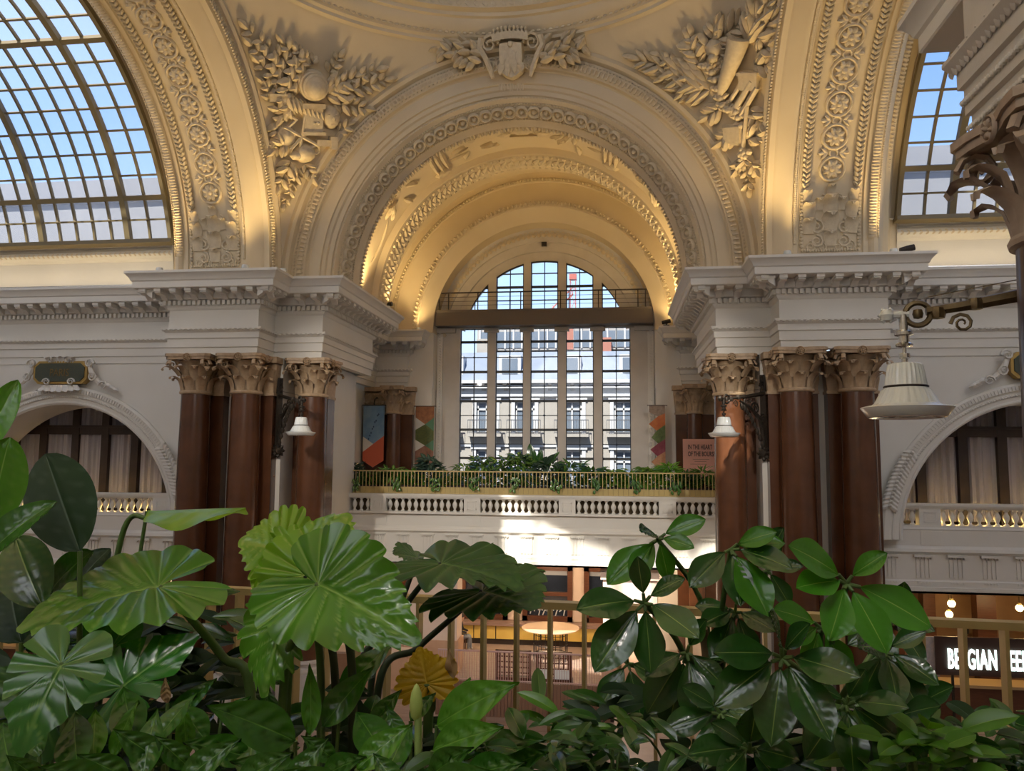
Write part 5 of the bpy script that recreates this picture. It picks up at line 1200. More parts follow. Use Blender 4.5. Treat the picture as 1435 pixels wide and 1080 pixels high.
# ================================================================== BEER ROOM and its opposite
for s in (-1, 1):
    w_ = 'behind the beer sign' if s > 0 else 'behind the big leaves'
    struct('wall_back' if s > 0 else 'wall_back.001', MB().box(s*10,s*19.8,12.0,12.3,0,3.8), plain('amber_wall', (.42,.24,.12), .6, noise=.5, nscale=1.5, rgb2=(.30,.16,.08)), 'amber brown back wall '+w_, smooth=0)
    for k, x in enumerate((11.2, 12.35, 13.9, 15.6)):
        tag(obj('timber_post', MB().box(s*x,s*(x+(.35 if k % 2 else .55)),11.3,11.7,0,3.72), M['brownwood'], None, 0), ('first broad', 'second narrow', 'third broad', 'fourth narrow')[k]+' dark timber post from the columns in the room '+w_, 'post')
    cb_ = thing('bar_counter', 'dark bar counter with pale top '+w_, 'counter', (s*14.5, 9.7, 0))
    obj('body', MB().box(-3.6,3.6,-.3,.3,0,1.0), M['brownwood'], cb_, 0); obj('worktop', MB().box(-3.7,3.7,-.4,.4,1.0,1.08), plain('counter_amber', (.55,.38,.20), .3), cb_, 0)
    shf = thing('bar_shelf', 'wooden shelf across the amber wall '+w_, 'shelf', (s*14.5, 11.05, 2.45)); obj('board', MB().box(-3.5,3.5,-.12,.12,0,.05), M['brownwood'], shf, 0)
    for q in (-3, -1, 1, 3): obj('shelf_strut', MB().box(q-.03,q+.03,-.02,.24,-.3,0), M['iron'], shf, 0)
    for k, (x, z) in enumerate(((12.42, 3.30), (12.50, 2.93), (14.6, 3.1), (16.4, 3.1))):
        t = thing('globe_pendant', ('upper' if k == 0 else 'lower' if k == 1 else 'third' if k == 2 else 'last')+' glowing globe lamp hanging in the room '+w_, 'pendant lamp', (s*x, 9.4+.4*k, z), 0, 'globe lamps in the rooms')
        obj('globe', MB().lathe([(0,-.1),(.06,-.085),(.1,-.03),(.1,.03),(.06,.085),(0,.1)], 16), plain('globe_glow', (1,.85,.5), .4, emit=(1,.72,.28), estr=9.0), t)
        obj('cap', MB().lathe([(.05,.08),(.06,.1),(.05,.14),(0,.15)], 12), M['brass'], t); obj('cord', MB().box(-.006,.006,-.006,.006,.14,3.75-z), M['iron'], t, 0)
        l = bpy.data.lights.new('globe_lamp', 'POINT'); l.energy = 9; l.color = (1, .70, .34); l.shadow_soft_size = .12
        o = bpy.data.objects.new('globe_lamp', l); col.objects.link(o); o.parent = t; o.location = (0, -.2, -.1)
sg = thing('neon_sign', 'white glowing letter sign reading BELGIAN BEER in the ground floor room', 'sign', (12.1, 9.05, 1.6))
glow = plain('sign_glow', (.9,1,.98), .4, emit=(.75,1,.95), estr=1.6)
text_obj('BELGIAN BEER', .76, (.0,-.03,.0), glow, sg, 'lettering', .40, .02, 'LEFT', bold=.012, sp=1.1)
obj('backing_board', MB().box(-.3,3.2,0,.05,-.2,.85), plain('sign_board', (.05,.022,.015), .5), sg, 0)
obj('leg', MB().box(.1,.16,0,.05,-1.6,-.2), M['iron'], sg, 0); obj('leg', MB().box(2.7,2.76,0,.05,-1.6,-.2), M['iron'], sg, 0)
mb_ = thing('menu_board', 'small lit menu board beside the sign', 'board', (11.75, 9.2, 1.3)); obj('panel', MB().box(-.2,.2,0,.04,0,1.1), plain('menu_blue', (.30,.32,.42), .5, noise=.8, nscale=9, rgb2=(.7,.6,.55)), mb_, 0); obj('stand', MB().box(-.03,.03,.04,.08,-1.3,.6), M['iron'], mb_, 0)
# ceiling lamps under the far gallery
for k, x in enumerate((-3.4, 0.4, 4.2)):
    t = thing('ceiling_lamp', 'round ceiling lamp under the far gallery '+('above the seated person', 'above the round table', 'beyond the pillar under the sunlit column')[k], 'ceiling lamp', (x, 15.0, 3.6), 0, 'lamps under the far gallery')
    obj('drum', MB().lathe([(0,0),(.2,0),(.22,.02),(.22,.1),(0,.1)], 20), plain('lamp_opal', (1,.9,.75), .4, emit=(1,.8,.55), estr=4.0), t)
    l = bpy.data.lights.new('drum_lamp', 'POINT'); l.energy = 55; l.color = (1, .78, .52); l.shadow_soft_size = .2
    o = bpy.data.objects.new('drum_lamp', l); col.objects.link(o); o.parent = t; o.location = (0, 0, -.25)
# ================================================================== PLANTS: leaf builders
def strip_leaf(L, W, shape='lance', fold=.18, droop=.25, nv=9, wave=.0, rib=.012, seed=0, nl=20, nw=6):
    "a leaf along +x with midrib, side veins, droop; normal +z"
    mb = MB(); att = []; rr = random.Random(seed); ph = rr.uniform(0, 6)
    def half(t):
        if shape == 'lance': return W/2*1.08*(max(0, sin(PI*t**.78)))**.95*(1-t)**.18
        if shape == 'obovate': return W/2*1.04*(max(0, sin(PI*t**1.08)))**.72*(.8+.2*min(1,t/.5))
        if shape == 'ellipse': return W/2*(max(0, sin(PI*t**.95)))**.6
        return W/2*(max(0, sin(PI*t)))**.7
    SS = [-1+.96*k/(nw-1) for k in range(nw)]+[0]+[.04+.96*k/(nw-1) for k in range(nw)] if nw > 1 else [-1,0,1]
    for i in range(nl+1):
        t = i/nl; h = half(min(.999, max(.001, t)))
        for s in SS:
            y = h*s
            q = (t*nv - abs(s)*1.1) % 1.0; g = abs(q-.5)*2           # 1 at a vein
            vein = max(0, (g-.8)/.2)*(0 if shape == 'obovate' else .2)*(1 if abs(s) > .08 else 0)
            mid = (.75 if abs(s) < .01 else 0) if i < nl else 0
            z = fold*abs(y)-droop*L*t*t + rib*(g**2*-1.0)*(1-abs(s)**3)*(1 if abs(s) > .05 else 0) - .012*W*mid + wave*W*sin(t*11+ph+s)*abs(s)**2
            mb.v.append((L*t*(1-.12*droop*t), y, z)); att.append(min(1, max(vein, mid)))
    m = 2*nw+1
    mb.f = [(i*m+j, (i+1)*m+j, (i+1)*m+j+1, i*m+j+1) for i in range(nl) for j in range(m-1)]
    mb.att = att; return mb
OUTL = [(0,1.0),(7,.91),(15,.80),(25,.72),(40,.655),(58,.61),(75,.585),(95,.575),(115,.58),(135,.60),(150,.585),(160,.50),(168,.36),(174,.20),(180,.05)]
VEIN = [(0.0,152),(0.0,128),(0.0,104),(.02,82),(.12,66),(.26,56),(.41,49),(.56,44),(.71,40),(.84,36)]
def polar_leaf(L, W, kind='alocasia', scal=.05, nveins=7, cup=.12, droop=.25, wave=.05, seed=0, nr=22, na=150):
    "a broad arrow leaf round its stalk point at the origin, tip along +x, normal +z, quilted between its veins"
    mb = MB(); att = []; rr = random.Random(seed); ky = W/(1.17*L); ph = rr.uniform(0, 6)
    V = [(x, cos(R(g)), sin(R(g))) for x, g in (VEIN if kind != 'monstera' else [(0,150),(0,118),(.03,86),(.2,66),(.42,54),(.65,46)])]
    def field(x, y):
        "nearest and second vein distance in units of the leaf length, on the unscaled leaf"
        y = abs(y); ds = [y if x > 0 else math.hypot(x, y)]
        for x0, c, s_ in V:
            dx = x-x0; t = dx*c+y*s_
            ds.append(abs(dx*s_-y*c) if t > 0 else math.hypot(dx, y))
        m = ds[0]; ds.sort(); return ds[0], ds[1], m
    def rad(a):
        g = abs(math.degrees(a))
        for (a0, r0), (a1, r1) in zip(OUTL, OUTL[1:]):
            if g <= a1:
                u = (g-a0)/(a1-a0); u = u*u*(3-2*u) if 150 > g > 20 else u; r = r0+(r1-r0)*u; break
        d1, d2, _ = field(r*cos(a), r*sin(a)); dn = min(1, 2*d1/(d1+d2+1e-6))
        if g > 165: dn = 0
        if kind == 'monstera':
            if 20 < g < 112: r *= 1-.5*max(0, (dn-.80)/.20)**.5
        else: r *= 1-scal*1.6*dn**2.2
        return r, dn
    RA = [rad(-PI+2*PI*(j+.5)/na) for j in range(na)]
    for i in range(nr+1):
        t = i/nr
        for j in range(na):
            a = -PI+2*PI*(j+.5)/na; r, dn_e = RA[j]; r *= t
            x, y = r*cos(a), r*sin(a); d1, d2, dm = field(x, y); dn = min(1, 2*d1/(d1+d2+1e-6))
            vein = max(0, 1-d1/.011)*.7; mid = max(0, 1-dm/.02)
            q = (1-(1-dn)**2)*min(1, (d1+d2)/.10)
            z = cup*abs(y)*L - droop*L*(x*x if x > 0 else .5*x*x) - .45*cup*L*y*y + .030*L*q*(1 if kind != 'monstera' else .5) + wave*L*(t**4)*(.6*sin(a*7+ph)+.9*(dn_e-.4))
            mb.v.append((x*L, y*L*ky, z)); att.append(min(1, max(vein, mid)))
    mb.f = [(i*na+j, (i+1)*na+j, (i+1)*na+(j+1)%na, i*na+(j+1)%na) for i in range(nr) for j in range(na) if j != na-1]
    mb.att = att; return mb
def leaf_frame(B, T, hint):
    x = (T-B).normalized(); h = Vector(hint); n = (h-x*h.dot(x)).normalized(); y = n.cross(x); return x, y, n
LM = {
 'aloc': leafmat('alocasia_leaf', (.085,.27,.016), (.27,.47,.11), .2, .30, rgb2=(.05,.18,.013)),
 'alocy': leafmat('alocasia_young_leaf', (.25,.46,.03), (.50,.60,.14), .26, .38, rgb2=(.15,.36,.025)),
 'alocd': leafmat('alocasia_dark_leaf', (.035,.12,.02), (.15,.28,.08), .34, .2, rgb2=(.02,.08,.015)),  # deeper green variant of the arrow leaf
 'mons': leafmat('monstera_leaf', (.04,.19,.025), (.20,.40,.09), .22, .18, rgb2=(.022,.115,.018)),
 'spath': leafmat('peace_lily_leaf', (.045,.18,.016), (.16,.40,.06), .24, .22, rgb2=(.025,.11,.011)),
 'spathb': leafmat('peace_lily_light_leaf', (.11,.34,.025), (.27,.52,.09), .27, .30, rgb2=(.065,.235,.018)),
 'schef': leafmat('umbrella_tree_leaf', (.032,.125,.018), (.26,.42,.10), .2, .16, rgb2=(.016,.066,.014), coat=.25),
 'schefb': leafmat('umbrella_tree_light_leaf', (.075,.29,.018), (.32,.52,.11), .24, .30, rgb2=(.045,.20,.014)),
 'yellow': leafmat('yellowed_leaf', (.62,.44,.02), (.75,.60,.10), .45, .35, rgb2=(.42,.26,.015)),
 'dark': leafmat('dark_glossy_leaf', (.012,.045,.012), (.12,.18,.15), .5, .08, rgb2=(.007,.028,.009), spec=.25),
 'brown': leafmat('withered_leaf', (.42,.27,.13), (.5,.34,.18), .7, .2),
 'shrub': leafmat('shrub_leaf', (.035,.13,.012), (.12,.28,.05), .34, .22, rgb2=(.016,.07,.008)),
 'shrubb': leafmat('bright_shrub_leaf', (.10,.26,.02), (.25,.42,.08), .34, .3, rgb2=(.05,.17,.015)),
}
stemg = mat('green_stalk', (.10,.19,.045), .45, noise=.5, nscale=8, rgb2=(.06,.12,.03))
stemd = mat('dark_stalk', (.030,.050,.022), .5)
stemw = mat('woody_stalk', (.20,.13,.07), .7)
SOILZ = 5.98
def plant(label, px, d, cat='plant', name='potted_plant', group=None):
    p = pt(px, 900, d); t = thing(name, label, cat, (p.x, p.y, SOILZ), 0, group); return t
def add_leaf(t, mb, m, B, T, hint, name='leaf', smooth=80):
    x, y, n = leaf_frame(B, T, hint); o = obj(name, mb, m, t, 0); o.data.polygons.foreach_set('use_smooth', [True]*len(o.data.polygons))
    o.matrix_basis = frame_m(B-t.location, x, y, n); return o
def stalk(t, pts, r0, r1, m, name='stalk', parent=None):
    P = [Vector(p)-t.location for p in pts]; q = []
    n = 10                                                     # smooth curve through the points
    for i in range(len(P)-1):
        p0, p1, p2, p3 = P[max(0, i-1)], P[i], P[i+1], P[min(len(P)-1, i+2)]
        for k in range(n):
            u = k/n; q.append(.5*((2*p1)+(p2-p0)*u+(2*p0-5*p1+4*p2-p3)*u*u+(3*p1-p0-3*p2+p3)*u**3))
    q.append(P[-1]); N = len(q)
    return obj(name, MB().tube(q, [r0+(r1-r0)*i/(N-1) for i in range(N)], 8), m, parent or t, 60)
def big(t, kind, m, b, tip, hint, W, stalk_pts=None, sr=(.013,.008), sm=None, seed=0, **k):
    "broad leaf: stalk point and tip given as picture x, y, distance"
    B, T = pt(*b), pt(*tip); L = (T-B).length
    o = add_leaf(t, polar_leaf(L, W, kind, seed=seed, **k), LM[m], B, T, hint)
    if stalk_pts: stalk(t, [pt(*p) for p in stalk_pts]+[B], sr[0], sr[1], sm or stemg)
    return o
def blade(t, m, b, tip, hint, W, shape='lance', root=None, sm=None, sr=.006, **k):
    B, T = pt(*b), pt(*tip); L = (T-B).length
    if shape == 'lance': W = min(W, .46*L)
    o = add_leaf(t, strip_leaf(L, W, shape, **k), LM[m], B, T, hint)
    if root is not None: stalk(t, [pt(*root), B], sr, sr*.7, sm or stemg)
    return o

# ================================================================== FAR PLANTS in the planter on the balustrade
rnd = random.Random(11)
def far_bush(px, top, hw, m, leafw, label, n=190, shape='lance', leafl=.32):
    P = pt(px, 672, 27.5); ztop = pt(px, top, 27.5).z; h = ztop-6.36; w = hw/40.0
    t = thing('planter_plant', label, 'plant', (P.x, 12.66, 6.36), 0, 'plants in the far planter')
    f = MB(); att = []
    st_m = MB()
    for k in range(5): st_m.tube([(rnd.uniform(-.05,.05),rnd.uniform(-.05,.05),-.08),(rnd.uniform(-.4,.4)*w,rnd.uniform(-.15,.1),h*rnd.uniform(.5,.9))], .012, 4)
    obj('stem', st_m, stemd, t, 0)
    for k in range(n):
        a = rnd.uniform(0, 2*PI); q = rnd.random()**.5; zz = rnd.random()
        rr_ = w*q*(1.15-.5*zz) ; o = Vector((rr_*cos(a), .35*rr_*sin(a)-.05, .02+h*zz*.92))
        d = Vector((cos(a)+rnd.uniform(-.4,.4), .6*sin(a)-.2, rnd.uniform(-.45,.8))).normalized(); nn = Vector((rnd.uniform(-.4,.4), -.5, .9)); nn = (nn-d*nn.dot(d)).normalized()
        l = strip_leaf(leafl*rnd.uniform(.7,1.25), leafw*1.25*rnd.uniform(.8,1.2), shape, nl=5, nw=1, nv=3, droop=.3)
        y = nn.cross(d); o0 = len(f.v)
        f.v += [tuple(o+d*v[0]+y*v[1]+nn*v[2]) for v in l.v]; f.f += [tuple(i+o0 for i in q_) for q_ in l.f]; att += l.att
    f.att = att; fo = stuff(obj('foliage', f, LM[m], t, 0)); return t
FB = [(496,650,10,'dark',.10,'dark bushy plant at the end of the far planter by the banner column'),(520,662,18,'schef',.08,'low dark plant below the blue banner'),(550,655,20,'schef',.09,'dark plant rising in front of the niche column'),(578,660,16,'spath',.07,'pale spotted plant between the two banners'),  # lighter leaf colours towards the right stand in for sunlight on the plants
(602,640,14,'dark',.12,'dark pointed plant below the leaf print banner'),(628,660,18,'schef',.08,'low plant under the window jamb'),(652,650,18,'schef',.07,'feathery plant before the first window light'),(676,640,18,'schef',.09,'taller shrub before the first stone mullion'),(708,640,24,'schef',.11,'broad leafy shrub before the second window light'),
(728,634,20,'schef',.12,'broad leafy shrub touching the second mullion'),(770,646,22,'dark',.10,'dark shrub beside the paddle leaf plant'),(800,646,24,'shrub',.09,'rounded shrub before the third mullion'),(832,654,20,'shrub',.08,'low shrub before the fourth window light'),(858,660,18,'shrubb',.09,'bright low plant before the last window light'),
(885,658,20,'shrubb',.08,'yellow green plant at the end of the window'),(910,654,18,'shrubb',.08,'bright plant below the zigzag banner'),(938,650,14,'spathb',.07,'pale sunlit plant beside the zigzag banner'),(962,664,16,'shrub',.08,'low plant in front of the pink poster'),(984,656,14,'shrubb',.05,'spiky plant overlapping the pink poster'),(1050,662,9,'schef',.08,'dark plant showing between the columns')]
for px, top, hw, m, lw, lab in FB: far_bush(px, top, hw, m, lw, lab)
for k in range(9):
    px = 505+k*55; P = pt(px, 672, 27.5)
    t = thing('trailing_plant', 'trailing plant hanging over the brass planter below '+('the blue banner','the niche column','the leaf print banner','the first window light','the second mullion','the paddle leaf plant','the third mullion','the last window light','the zigzag banner')[k], 'plant', (P.x, 12.12, 6.4), 0, 'trailing plants of the far planter')
    f = MB(); att = []
    for q in range(16):
        l = strip_leaf(.16, .09, 'ellipse', nl=4, nw=1, nv=2); o = Vector((rnd.uniform(-.16,.16), -.05+rnd.uniform(-.04,.03), .3-.42*rnd.random())); d = Vector((rnd.uniform(-1,1),-.3,-1)).normalized(); nn = Vector((0,-1,.4)); nn = (nn-d*nn.dot(d)).normalized(); y = nn.cross(d); o0 = len(f.v)
        f.v += [tuple(o+d*v[0]+y*v[1]+nn*v[2]) for v in l.v]; f.f += [tuple(i+o0 for i in q_) for q_ in l.f]; att += l.att
    f.att = att; stuff(obj('foliage', f, LM['schef' if k < 6 else 'shrub'], t, 0)); obj('vine', MB().tube([(0,.1,.0),(0,.02,.2),(0,-.08,.1),(.02,-.1,-.1)], .01, 4), stemd, t, 0)
pd = thing('paddle_leaf_plant', 'dark paddle leaved plant standing before the middle window light', 'plant', (pt(752,672,27.5).x, 12.75, 6.3))
for k, (x, y, w) in enumerate(((742,622,.34),(730,636,.22),(758,630,.24),(775,636,.22),(782,632,.18),(765,640,.22),(748,640,.3))):
    b = pt(752+(x-752)*.35, 655, 27.6); T = pt(x, y, 27.4)
    add_leaf(pd, strip_leaf((T-b).length, w, 'ellipse', nl=10, nw=3), LM['dark' if k % 2 else 'schef'], b, T, (0,-1,.3)); stalk(pd, [pd.location, b], .02, .012, stemd)
# ================================================================== NEAR PLANTER AND RAIL
npn = thing('planter', 'near brass planter with flat railing bars in front of the viewer', 'planter', (2.8, -12.1, 5.7), R(-4.5))
obj('trough', MB().box(-5.2,5.2,-1.75,-.06,0,.26).box(-5.2,5.2,-1.75,-1.68,.2,.34).box(-5.2,5.2,-.1,-.05,.2,.34), M['darkwood'], npn, 0)
obj('soil', MB().box(-5.1,5.1,-1.66,-.12,.2,.29), M['soil'], npn, 0)
obj('top_rail', MB().box(-5.2,5.2,-.025,.025,1.082,1.106), M['brass'], npn, 0)
nbar = MB().box(-.006,.006,-.025,.025,.02,1.085).mesh('bar', 0); nbar.materials.append(M['brass'])
for k in range(86): o = obj('bar', nbar, None, npn); o.location = (-5.1+k*.12, 0, 0)
obj('bottom_rail', MB().box(-5.2,5.2,-.03,.03,.0,.03), M['brass'], npn, 0)

def root_pt(px, d): p = pt(px, 1080, d); return Vector((p.x, p.y, SOILZ-.03))
# ---- elephant ear plants
ea = plant('large elephant ear plant with broad glossy arrow leaves beside the yellow leaf', 440, 1.85, name='elephant_ear_plant')
RT = root_pt(430, 1.9)
def eleaf(t, m, b, tip, hint, W, via, seed, sm=None, sr=(.013,.007), **k):
    B, T = pt(*b), pt(*tip); L = (T-B).length
    o = add_leaf(t, polar_leaf(L, W, 'alocasia', seed=seed, **k), LM[m], B, T, hint)
    stalk(t, [root_pt(via[-1][0], via[-1][2])]+[pt(*p) for p in reversed(via)]+[B], sr[0], sr[1], sm or stemg)
    return o
eleaf(ea, 'aloc', (446,818,1.66), (581,884,1.52), (.15,-1,.62), .30, [(418,885,1.70),(396,985,1.74)], 1, scal=.07, nveins=8, wave=.035, droop=.22, cup=.10)
eleaf(ea, 'alocy', (428,806,1.86), (488,710,1.95), (-.25,-1,.45), .30, [(470,880,1.86),(494,960,1.86)], 2, sm=stemd, scal=.10, nveins=6, wave=.07, droop=.1)
eleaf(ea, 'alocy', (398,772,1.95), (334,752,1.90), (-.1,-1,.9), .30, [(440,860,1.95),(470,960,1.95)], 3, sm=stemd, scal=.10, nveins=6, wave=.06)
eleaf(ea, 'aloc', (402,862,1.78), (352,974,1.66), (-.35,-1,.35), .25, [(410,900,1.85),(402,985,1.85)], 4, scal=.14, nveins=6, wave=.09, droop=.3)
eleaf(ea, 'alocy', (420,790,1.92), (350,850,1.86), (-.2,-1,.5), .28, [(440,870,1.95),(450,985,1.95)], 14, scal=.14, nveins=6, wave=.08, droop=.2)
eb = plant('elephant ear plant with one wide leaf spread flat beside the paddle leaf', 300, 1.95, name='elephant_ear_plant')
eleaf(eb, 'aloc', (222,822,1.92), (14,866,1.72), (.05,-.30,1), .48, [(262,860,1.95),(312,920,1.95),(352,985,1.95)], 5, scal=.05, nveins=8, wave=.03, droop=.12, cup=.05, sr=(.015,.009))
ec = plant('dark elephant ear plant with ruffled leaves leaning over the railing', 540, 2.35, name='elephant_ear_plant')
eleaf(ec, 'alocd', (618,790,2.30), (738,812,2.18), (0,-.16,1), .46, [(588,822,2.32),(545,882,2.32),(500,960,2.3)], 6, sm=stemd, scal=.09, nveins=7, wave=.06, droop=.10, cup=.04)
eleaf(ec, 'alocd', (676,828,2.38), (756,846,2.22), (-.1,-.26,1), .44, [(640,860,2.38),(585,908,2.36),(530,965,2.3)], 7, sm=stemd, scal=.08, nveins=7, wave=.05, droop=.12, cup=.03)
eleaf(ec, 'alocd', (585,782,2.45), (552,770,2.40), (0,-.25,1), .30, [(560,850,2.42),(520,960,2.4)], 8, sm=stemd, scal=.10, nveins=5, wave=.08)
ed_ = plant('elephant ear plant with a yellowed fan shaped leaf near the railing', 600, 2.0, name='elephant_ear_plant')
eleaf(ed_, 'yellow', (598,958,1.95), (588,905,1.98), (.1,-1,.25), .165, [(600,990,1.98),(598,1040,1.98)], 9, scal=.10, nveins=6, wave=.10, droop=-.15)
eleaf(ed_, 'yellow', (606,952,1.97), (640,922,1.99), (-.15,-1,.25), .11, [(606,990,1.98),(600,1040,1.98)], 10, scal=.12, nveins=5, wave=.10, droop=-.1)
add_leaf(ed_, strip_leaf(.07, .03, 'lance', seed=4, wave=.3, nl=8, nw=2), LM['brown'], pt(636,950,1.95), pt(628,915,1.95), (0,-1,.2))

# ---- paddle leaved plants at the edge
bp = plant('bird of paradise plant with dark paddle leaves beside the wide elephant ear', 110, 2.0, name='bird_of_paradise_plant')
def pleaf(t, m, b, tip, hint, W, seed, rootx=None, shape='ellipse', sm=None, **k):
    blade(t, m, b, tip, hint, W, shape, seed=seed, **k); stalk(t, [root_pt(rootx if rootx is not None else b[0], b[2])]+[pt(*b)], .009, .006, sm or stemg)
pleaf(bp, 'dark', (112,772,1.85), (58,630,1.95), (.55,-1,-.15), .175, 21, 130, fold=.10, droop=.06, nv=14, rib=.003)
pleaf(bp, 'alocy', (206,716,2.45), (344,707,2.32), (0,-.10,1), .20, 22, 130, fold=-.45, droop=.02, wave=.05, nv=14, rib=.004)
stalk(bp, [root_pt(120,2.4), pt(165,776,2.45), pt(205,724,2.45)], .012, .008, stemg)
pleaf(bp, 'spathb', (-30,640,1.75), (24,524,1.8), (.7,-1,.1), .075, 23, -40, fold=.5)
pleaf(bp, 'aloc', (-18,745,1.7), (12,610,1.75), (.5,-1,.2), .13, 24, -30, fold=.2, droop=.05)
pleaf(bp, 'spath', (-30,790,1.6), (62,690,1.65), (.1,-.8,1), .10, 25, -40, fold=.3, droop=.2)
pleaf(bp, 'schef', (60,850,1.9), (5,738,1.95), (.3,-1,.4), .14, 26, 60)
pleaf(bp, 'dark', (95,840,2.1), (140,760,2.15), (-.2,-1,.5), .14, 27, 90)
pleaf(bp, 'spath', (70,830,2.0), (108,770,1.95), (0,-1,.6), .10, 28, 90)
pleaf(bp, 'dark', (30,900,2.0), (0,800,2.05), (.3,-1,.3), .16, 29, 30)

# ---- monstera
mo = plant('split leaf monstera with glossy cut leaves below the wide elephant ear', 130, 1.7, name='monstera_plant')
def mleaf(m, b, tip, hint, W, seed, rx, **k):
    B, T = pt(*b), pt(*tip); L = (T-B).length
    add_leaf(mo, polar_leaf(L, W, 'monstera', seed=seed, scal=.0, na=144, **k), LM[m], B, T, hint); stalk(mo, [root_pt(rx, b[2]+.15), pt(b[0]+6, b[1]+40, b[2]+.12), B], .008, .006, stemg)
mleaf('mons', (86,932,1.50), (20,1052,1.38), (.25,-1,.55), .19, 31, 100, droop=.2, wave=.02, cup=.10)
mleaf('mons', (172,962,1.72), (272,884,1.78), (-.1,-1,.65), .20, 32, 170, droop=.15, wave=.02, cup=.08)
mleaf('mons', (160,905,1.95), (112,880,1.9), (.1,-1,.9), .20, 33, 160, droop=.2)
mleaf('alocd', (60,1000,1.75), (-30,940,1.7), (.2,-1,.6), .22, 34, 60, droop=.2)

# ---- peace lilies
def lily(label, px, d, leaves):
    t = plant(label, px, d, name='peace_lily')
    for k, (m, b, tip, hint, W) in enumerate(leaves):
        blade(t, m, b, tip, hint, W, 'lance', seed=k*7+int(px), nv=15, rib=.009, fold=.16, droop=.16)
        stalk(t, [root_pt(px+(b[0]-px)*.4, d), pt(*b)], .0055, .004, stemg)
    return t
H = (.0,-1,.7)
lily('striped peace lily with wide ribbed leaves under the big elephant ear', 420, 1.6, [
 ('spath', (414,1038,1.48), (298,984,1.36), (.05,-1,.75), .115), ('spath', (352,1062,1.5), (262,1034,1.42), (.1,-1,.9), .085), ('spath', (452,1018,1.66), (518,928,1.7), (-.25,-1,.35), .085),
 ('spath', (478,972,1.85), (548,888,1.95), (-.5,-1,.2), .095), ('spathb', (500,1078,1.35), (574,1008,1.38), (-.2,-1,.6), .13), ('spath', (470,1065,1.45), (424,1030,1.42), (.3,-1,.6), .09),
 ('spath', (420,1090,1.4), (330,1060,1.32), (0,-1,.9), .10), ('spathb', (434,1030,1.62), (440,926,1.66), (.9,-1,.1), .045), ('spath', (540,1060,1.5), (492,985,1.6), (.3,-1,.4), .08), ('spath', (450,1090,1.35), (500,1056,1.3), (-.1,-1,.8), .08),
 ('spath', (380,1030,1.7), (372,955,1.75), (.4,-1,.3), .07), ('spath', (520,1020,1.7), (560,960,1.75), (-.3,-1,.4), .08)])
lily('bright peace lily with a pale flower bud below the yellow leaf', 600, 1.55, [
 ('spathb', (612,1016,1.52), (714,948,1.46), (-.1,-1,.85), .10), ('spathb', (606,1052,1.46), (694,1012,1.40), (-.05,-1,.8), .10), ('spath', (600,1090,1.38), (650,1046,1.32), (0,-1,.7), .10),
 ('spath', (640,1060,1.6), (752,1022,1.52), (0,-.8,1), .075), ('spathb', (632,1000,1.66), (656,944,1.7), (-.4,-1,.3), .05), ('spath', (560,1050,1.6), (540,980,1.65), (.4,-1,.3), .08),
 ('spath', (650,1090,1.4), (726,1062,1.34), (0,-1,.8), .08), ('spath', (575,1010,1.8), (610,965,1.85), (-.2,-1,.5), .09), ('spath', (700,1080,1.6), (760,1050,1.55), (0,-1,.8), .06)])
bd_ = bpy.data.objects['peace_lily.001']
_b = pt(583,1000,1.5)-bd_.location
obj('flower_bud', MB().lathe([(0,-.035),(.010,-.025),(.013,-.005),(.010,.018),(.004,.032),(0,.036)], 12, tuple(_b+Vector((0,0,.02)))), mat('pale_bud', (.42,.55,.16), .4), bd_)
stalk(bd_, [root_pt(588,1.5), pt(586,1060,1.5), pt(583,1005,1.5)], .009, .006, mat('pale_stalk', (.32,.46,.14), .45))
lily('dark peace lily in front of the monstera leaves', 200, 1.6, [
 ('spath', (215,1045,1.5), (270,960,1.6), (-.3,-1,.4), .085), ('spath', (190,1040,1.6), (165,950,1.7), (.4,-1,.3), .08), ('spath', (230,1070,1.45), (160,1020,1.4), (.1,-1,.8), .09), ('spathb', (130,1065,1.5), (135,980,1.6), (.7,-1,.2), .05),
 ('spath', (180,1090,1.35), (110,1055,1.3), (.1,-1,.8), .09), ('spath', (265,1075,1.45), (215,1030,1.42), (.2,-1,.6), .10), ('spath', (240,1010,1.75), (300,940,1.85), (-.3,-1,.4), .08), ('spathb', (262,1060,1.6), (256,985,1.6), (.5,-1,.2), .04),
 ('spath', (60,1095,1.4), (10,1060,1.35), (.1,-1,.7), .09), ('spath', (310,1010,1.8), (350,970,1.85), (-.2,-1,.5), .08), ('spath', (285,1090,1.4), (300,1040,1.4), (0,-1,.6), .09), ('brown', (235,985,1.7), (228,950,1.7), (0,-1,.2), .03)])

